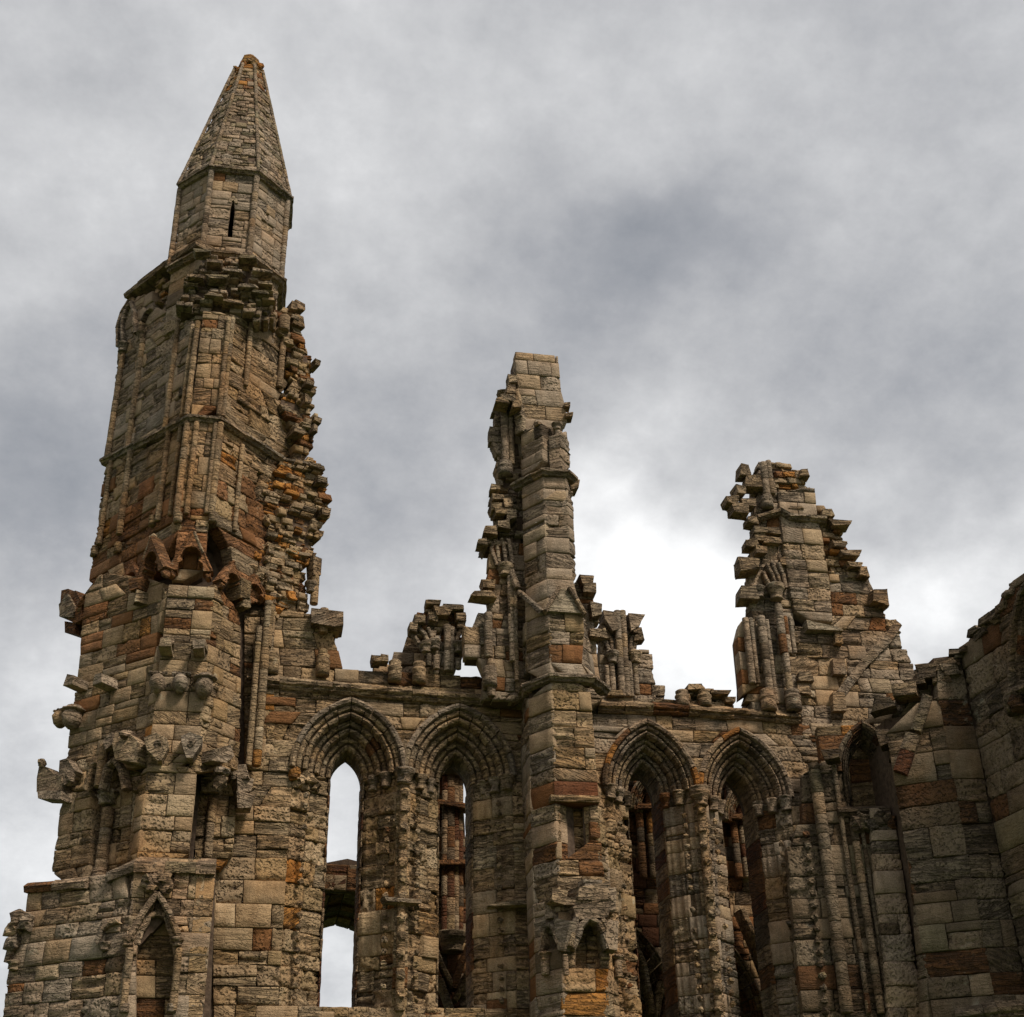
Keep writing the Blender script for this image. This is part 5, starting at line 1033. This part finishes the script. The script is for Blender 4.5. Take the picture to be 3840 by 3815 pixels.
# ------------------------------------------------------------------ near return wall on the right: blind arch, buttress, flank wall
T = Thing('return_wall', 'dark near stone wall with canted buttress and arch at the right edge', 'wall', (15.5, 27, 0), scale=1.45)
kd = dict(kinds=(4, 4, 3), amp=1.2)
q0 = ray(*ZQ(690, 1560)[0]); P = CAM+q0*((27.2-CAM[1])/q0[1])
S2 = vplane(P, 150); p2_ = S2.hit(*ZQ(1262, 1500)[0]); S3 = vplane(p2_, 172); p3_ = S3.hit(*ZQ(1555, 1450)[0]); S4 = vplane(p3_, 98); S1 = vplane(P, 108)
RA = vplane((P[0]-.9, P[1]+1.2, 0), 168)
us, vsr = RA.uv(ZJ(945, 1345))[0]; v0r = RA.uv(ZJ(945, 1600))[0][1]; hr, rr = .6, 1.08
arc_o = arcpts(us, vsr, hr, rr, 8)
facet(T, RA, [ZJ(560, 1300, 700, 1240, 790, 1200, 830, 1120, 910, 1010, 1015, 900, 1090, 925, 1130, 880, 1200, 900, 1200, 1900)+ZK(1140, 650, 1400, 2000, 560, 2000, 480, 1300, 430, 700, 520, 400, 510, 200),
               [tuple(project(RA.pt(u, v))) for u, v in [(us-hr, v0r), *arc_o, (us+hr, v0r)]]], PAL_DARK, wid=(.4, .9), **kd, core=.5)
h = hr-.01; d0 = 0.; cR = (hr**2+rr**2)/(2*hr)-hr
ring(T, RA, us, vsr, hr+.1, math.sqrt((cR+hr+.1)**2-cR**2), 0, [(-.03, -.05), (-.02, .07), (.04, .1), (.09, .05), (.1, -.05)], 4, 'hood_mould', PAL_DARK)
for k in range(3):
    ring(T, RA, us, vsr, h, math.sqrt((cR+h)**2-cR**2), d0, ORDER(.075, .2), 4, 'voussoir', PAL_DARK, nz=.01)
    for s_ in (-1, 1): jamb(T, RA, us, v0r, vsr, h, d0, ORDER(.075, .2), s_, PAL_DARK, nz=.01, seg=(.5, .8))
    h -= .075; d0 -= .2
facet(T, RA.off(-.7), [[(us-.9, v0r-.3), (us+.9, v0r-.3), (us+.9, vsr+1.4), (us-.9, vsr+1.4)]], PAL_BROWN+[(OLD, 20)], px=False, core=.3, wid=(.5, .9))
facet(T, RA.off(-.1), [[(us-.8, v0r-.9), (us+.8, v0r-.9), (us+.8, v0r), (us-.8, v0r)]], PAL_DARK, px=False, core=.6)
vsr = v0r
sweep(T, 'string_course', [RA.pt(us-.85, vsr, .02), RA.pt(us+.3, vsr, .02)], STR, pal=PAL_DARK+[(OLD, 20)])
for k in range(6): lump(T, 'carved_leaf', RA.pt(us-.5+.16*k, vsr-.28+random.uniform(-.1, .1), .15), (.3, .3, .35), RA, pick(PAL_DARK), .3, .5)
for a_, b_, r_, n_ in (((780, 1700), (590, 120), .14, .12), ((870, 1700), (720, 120), .06, .04), ((1000, 1700), (845, 500), .09, .06), ((1040, 1700), (900, 520), .05, .05), ((920, 1700), (800, 700), .05, .04)):
    q = ZK(*a_, *b_); A = at(RA, q[0], n_); B = at(RA, q[1], n_); shaft(T, (B[0], B[1], A[2]), B, r_, pal=PAL_DARK+[(G_, 20)])
for x0_ in (0, 1):
    v = -1
for k in range(16):
    y = 560+k*75; x = 545+k*8.5; lump(T, 'dogtooth', at(RA, ZK(x, y)[0], .03), (.16, .14, .14), RA, pick(PAL_DARK), .1, .5, freq=4)
for k in range(10):
    y = 590+k*110; x = 450+k*11; lump(T, 'leaf_boss', at(WP, ZK(x, y)[0], .12), (.16, .16, .16), WP, pick(PAL_DARK), .2, .5, freq=4)
mass(T, [P+np.array([.25, .45, 0]), p2_+np.array([.05, .45, 0]), p3_+np.array([.3, .35, 0]), p3_+np.array([.3, 3, 0]), P+np.array([.3, 3, 0])], 0, S2.hit(*ZQ(1100, 620)[0])[2])
mass(T, [p3_+np.array([-.45, .4, 0]), p3_+np.array([.16, .1, 0]), p3_+np.array([.9, .1, 0]), p3_+np.array([.9, 1.5, 0]), p3_+np.array([-.45, 1.5, 0])], 0, S3.hit(*ZQ(1400, 120)[0])[2])
# honeycombed pilaster beside the arch
PLs = vplane(RA.hit(*ZK(1000, 900)[0])-np.array([0, .25, 0]), 168)
facet(T, PLs, [ZK(950, 390, 1095, 395, 1130, 560, 1190, 970, 1250, 1400, 1300, 1720, 1330, 2000, 1090, 2000, 1040, 1320, 985, 900, 960, 560)], PAL_GREY+[(DRK, 8)], wid=(.4, .6), kinds=(1, 4, 6), amp=1.5, core=.5)
# buttress faces
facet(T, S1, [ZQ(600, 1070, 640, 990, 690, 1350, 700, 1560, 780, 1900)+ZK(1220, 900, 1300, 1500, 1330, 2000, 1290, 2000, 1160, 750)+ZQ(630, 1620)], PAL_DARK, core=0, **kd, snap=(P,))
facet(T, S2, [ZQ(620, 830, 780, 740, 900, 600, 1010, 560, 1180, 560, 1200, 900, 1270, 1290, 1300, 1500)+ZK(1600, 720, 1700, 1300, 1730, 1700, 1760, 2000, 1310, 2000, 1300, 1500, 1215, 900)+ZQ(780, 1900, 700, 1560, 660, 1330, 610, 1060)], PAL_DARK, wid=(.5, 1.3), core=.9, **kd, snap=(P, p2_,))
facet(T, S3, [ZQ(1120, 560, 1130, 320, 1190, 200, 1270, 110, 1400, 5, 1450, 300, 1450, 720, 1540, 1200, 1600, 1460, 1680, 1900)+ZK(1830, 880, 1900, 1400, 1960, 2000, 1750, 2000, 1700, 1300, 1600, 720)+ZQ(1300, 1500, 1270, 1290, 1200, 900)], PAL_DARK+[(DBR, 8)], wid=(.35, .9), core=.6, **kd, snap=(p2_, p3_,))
facet(T, S2.off(-.6), [ZQ(600, 760, 640, 640, 700, 560, 830, 480, 830, 400, 925, 390, 1000, 270, 1100, 215, 1180, 230, 1230, 560, 900, 640)], PAL_DARK+[(GRN, 20)], rag=(.1, 0), wid=(.3, .7), core=.5)
for x, y, s_ in ((1050, 300, (1.0, .5, .3)), (980, 360, (.6, .5, .35)), (1150, 250, (.6, .5, .2)), (780, 520, (.7, .6, .4)), (560, 650, (.6, .5, .4)), (870, 440, (.6, .5, .2)), (1220, 330, (.4, .5, .3)), (1180, 300, (.4, .5, .25)), (1120, 400, (.5, .4, .3)), (1260, 150, (.4, .5, .2)), (560, 980, (.3, .5, .5)), (60, 1140, (.5, .5, .3)), (700, 1100, (.5, .4, .6))):
    lump(T, 'broken_stone', at(S2.off(-.3), ZQ(x, y)[0], .1), s_, S2, pick([(GR, 3), (DRK, 2), (G_, 1)]), .7, .25)
bar(T, 'gablet_coping', S2, ZQ(985, 555, 930, 740, 870, 900), .22, .16, pal=PAL_DARK+[(G_, 20)]); bar(T, 'gablet_coping', S2, ZQ(850, 940, 790, 1100, 720, 1310), .3, .22, pal=PAL_DARK+[(G_, 20)])
# flank wall with the jamb of a further arch at the edge of the view
holeR = ZJ(1885, 850, 1880, 560, 1900, 330, 1932, 210, 2000, 90, 2300, -40, 2300, 850)
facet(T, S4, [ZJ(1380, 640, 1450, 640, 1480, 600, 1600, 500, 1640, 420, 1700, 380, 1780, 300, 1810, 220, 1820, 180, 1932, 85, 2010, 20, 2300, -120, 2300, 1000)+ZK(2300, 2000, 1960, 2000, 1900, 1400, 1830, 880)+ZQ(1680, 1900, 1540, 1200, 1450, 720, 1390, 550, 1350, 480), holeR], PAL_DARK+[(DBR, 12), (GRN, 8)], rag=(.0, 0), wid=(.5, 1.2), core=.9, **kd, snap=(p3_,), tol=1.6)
facet(T, S4.off(-.7), [ZJ(1840, 900, 1840, 300, 1932, 100, 2300, -40, 2300, 900)], PAL_BROWN+[(DRK, 30)], core=.3)
for o_, n_ in ((0, .0), (22, -.14), (44, -.3)):
    bar(T, 'arch_rib', S4, ZJ(1868+o_, 850, 1862+o_, 600, 1880+o_, 380, 1915+o_, 230, 1990+o_, 90), .13, .12, n=n_, pal=PAL_DARK)
sweep(T, 'string_course', [at(S4, p, .05) for p in ZJ(1850, 850, 1990, 800)], STR, pal=PAL_DARK+[(GRN, 10)])
for x, y in ((1900, 890), (1920, 920), (1890, 930)): lump(T, 'carved_leaf', at(S4, ZJ(x, y)[0], .15), (.4, .4, .4), S4, pick(PAL_DARK), .3, .5)
for x, y, s_ in ((1620, 450, (.5, .6, .2)), (1700, 380, (.6, .6, .25)), (1660, 470, (.6, .5, .2))): lump(T, 'broken_stone', at(S4, ZJ(x, y)[0], -.1), s_, S4, pick(PAL_DARK), .7, .25)
rubble(T, S3.off(.03), ZQ(1130, 330, 1190, 185, 1270, 100, 1400, -10, 1480, -70, 1490, 60, 1400, 130, 1290, 230, 1210, 310, 1180, 420), pal=PAL_DARK, jit=.12, core=.4, corein=.3)
rubble(T, S4.off(.03), ZJ(1480, 600, 1600, 490, 1640, 410, 1700, 370, 1780, 290, 1810, 205, 1825, 165, 1932, 75, 2010, 10, 2010, 90, 1932, 160, 1830, 260, 1790, 360, 1700, 460, 1600, 580, 1490, 690), pal=PAL_DARK, jit=.12, core=.4, corein=.3)
# horizontal moulding along the bottom right edge
sweep(T, 'string_course', [at(S2, p, .06) for p in ZK(1500, 1725, 1760, 1690)]+[at(S3, p, .06) for p in ZK(1930, 1680,)], STR2, pal=PAL_DARK)
T.finish()

# ------------------------------------------------------------------ opposite wall of the transept, seen through the lancets
T = Thing('opposite_wall', 'shadowed far wall with arches and vault springers seen through the lancet windows', 'wall', (6, 40, 0))
FP = vplane((0, 37, 0), 0)
uc, va = FP.uv(ZF(702, 905))[0]; hw = 2.2; rise = 2.6; vsp = va-rise; cR = (hw*hw+rise*rise)/(2*hw)-hw
dd = ray(*ZF(702, 1185)[0]); ydep = (FP.pt(uc, va)[2]-CAM[2])/dd[2]*dd[1]-37.0
arch = [(uc-hw, -5), *arcpts(uc, vsp, hw, rise, 8), (uc+hw, -5)]
(ul, vt), (ur, vt2) = FP.uv(ZF(560, 770, 830, 775))
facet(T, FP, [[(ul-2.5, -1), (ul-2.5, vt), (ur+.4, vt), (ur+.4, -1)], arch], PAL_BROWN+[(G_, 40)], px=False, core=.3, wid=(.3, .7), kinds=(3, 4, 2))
k = ydep/7
for q in range(7):     # deep arch in dark receding orders
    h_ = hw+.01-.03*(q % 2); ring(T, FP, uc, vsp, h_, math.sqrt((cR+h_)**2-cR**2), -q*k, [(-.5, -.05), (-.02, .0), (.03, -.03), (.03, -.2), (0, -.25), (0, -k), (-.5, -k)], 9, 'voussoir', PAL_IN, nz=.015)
po, pi_ = arcpts(uc, vsp, hw+.7, math.sqrt((cR+hw+.7)**2-cR**2), 8), arcpts(uc, vsp, hw+.04, math.sqrt((cR+hw+.04)**2-cR**2), 8)
for q in range(16):
    V = [FP.pt(u, v, n) for n in (-.1, -ydep) for u, v in (pi_[q], pi_[q+1], po[q+1], po[q])]
    T.addcore(V, [(0, 1, 2, 3), (7, 6, 5, 4), (0, 4, 5, 1), (1, 5, 6, 2), (2, 6, 7, 3), (3, 7, 4, 0)])
# inner arcade pier and blank wall behind the second, third and fourth lancets
IP = vplane((0, 36, 0), 0)
p = IP.uv(ZF(1270, 800, 1540, 800)); 
pts = [(ZF(1270, 2000)[0]), ZF(1280, 120)[0], ZF(1440, 100)[0], ZF(1480, 480)[0], ZF(1490, 700)[0], ZF(1560, 760)[0], (2200, 3240), (2200, 2900), (2900, 2900), (2900, 4000)]
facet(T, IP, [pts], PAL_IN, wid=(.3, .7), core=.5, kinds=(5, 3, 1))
for x, r_ in ((1350, .1), (1385, .14), (1420, .1), (1450, .08)):
    q = ZF(x-10, 1270, x, 140); pshaft(T, IP, q[0], q[1], r_, .2, pal=PAL_IN+[(G_, 40)])
for y in (200, 410, 790): lump(T, 'shaft_ring', at(IP, ZF(1395, y)[0], .2), (1.1, .5, .12), IP, pick(PAL_IN+[(G_, 30)]), .8, .2)
cap_(T, at(IP, ZF(1385, 1370)[0], .25), .3, .5, [(G_, 1)], .05)
for pts in ((1385, 1620, 1300, 1450, 1240, 1280), (1390, 1620, 1440, 1460, 1500, 1320), (1380, 1780, 1300, 1560, 1250, 1450), (1395, 1700, 1460, 1560, 1530, 1440)): bar(T, 'vault_rib', IP, ZF(*pts), .16, .35, n=.25, pal=[(G_, 2), (OLD, 2), (BRN, 1)])
for x0_, x1_ in ((2385, 2400), (2425, 2435), (2450, 2458), (2740, 2745), (2770, 2775), (2800, 2806)):
    pshaft(T, IP, (x0_, 3300), (x1_, 2900), .11, .2, pal=PAL_IN+[(ORG, 4)])
for (cx_, cy_), hh, rs_, ns in (((2425, 3060), .62, 1.1, 6), ((2772, 3100), .62, 1.1, 6), ((2330, 3800), 1.3, 2.3, 9), ((2640, 3850), 1.45, 2.6, 9)):     # inner arches
    u_, v_ = IP.uv([(cx_, cy_)])[0]; c_ = (hh*hh+rs_*rs_)/(2*hh)-hh
    for k in range(3):
        h_ = hh-.13*k; ring(T, IP, u_, v_, h_, math.sqrt(max(.01, (c_+h_)**2-c_**2)), .62-.14*k, ORDER(.13, .2), ns, 'voussoir', [(BRN, 4), (OLD, 3), (G_, 4)])
for x, y in ((2420, 3040), (2770, 3080)): lump(T, 'shaft_ring', at(IP, (x, y), .2), (1.0, .5, .14), IP, pick(PAL_IN), .8, .2)
for pts in ((2440, 3815, 2480, 3640, 2540, 3500), (2460, 3850, 2520, 3640, 2600, 3480), (2430, 3815, 2400, 3640, 2340, 3500)): bar(T, 'vault_rib', IP, pts if isinstance(pts[0], tuple) else [(pts[i], pts[i+1]) for i in range(0, 6, 2)], .16, .35, n=.25, pal=[(G_, 2), (OLD, 2), (BRN, 1)])
for o_ in (0, 45, 90): bar(T, 'vault_rib', IP, [(2755+o_*.3, 3430+o_), (2810+o_*.3, 3560+o_), (2870, 3720+o_), (2890, 3850+o_)], .2, .4, n=.25+o_*.004, pal=[(G_, 2), (OLD, 1), (BRN, 1)])
# unseen slab added behind the lancets to block skylight and darken the interior
zv = WP.hit(2000, 2700)[2]; V = [(x, y, z) for z in (zv-.35, zv) for x, y in ((4.35, 31.4), (14.5, 31.4), (14.5, 33.0), (4.35, 33.0))]
T.addcore(V, [(3, 2, 1, 0), (4, 5, 6, 7), (0, 1, 5, 4), (1, 2, 6, 5), (2, 3, 7, 6), (3, 0, 4, 7)])
T.finish()
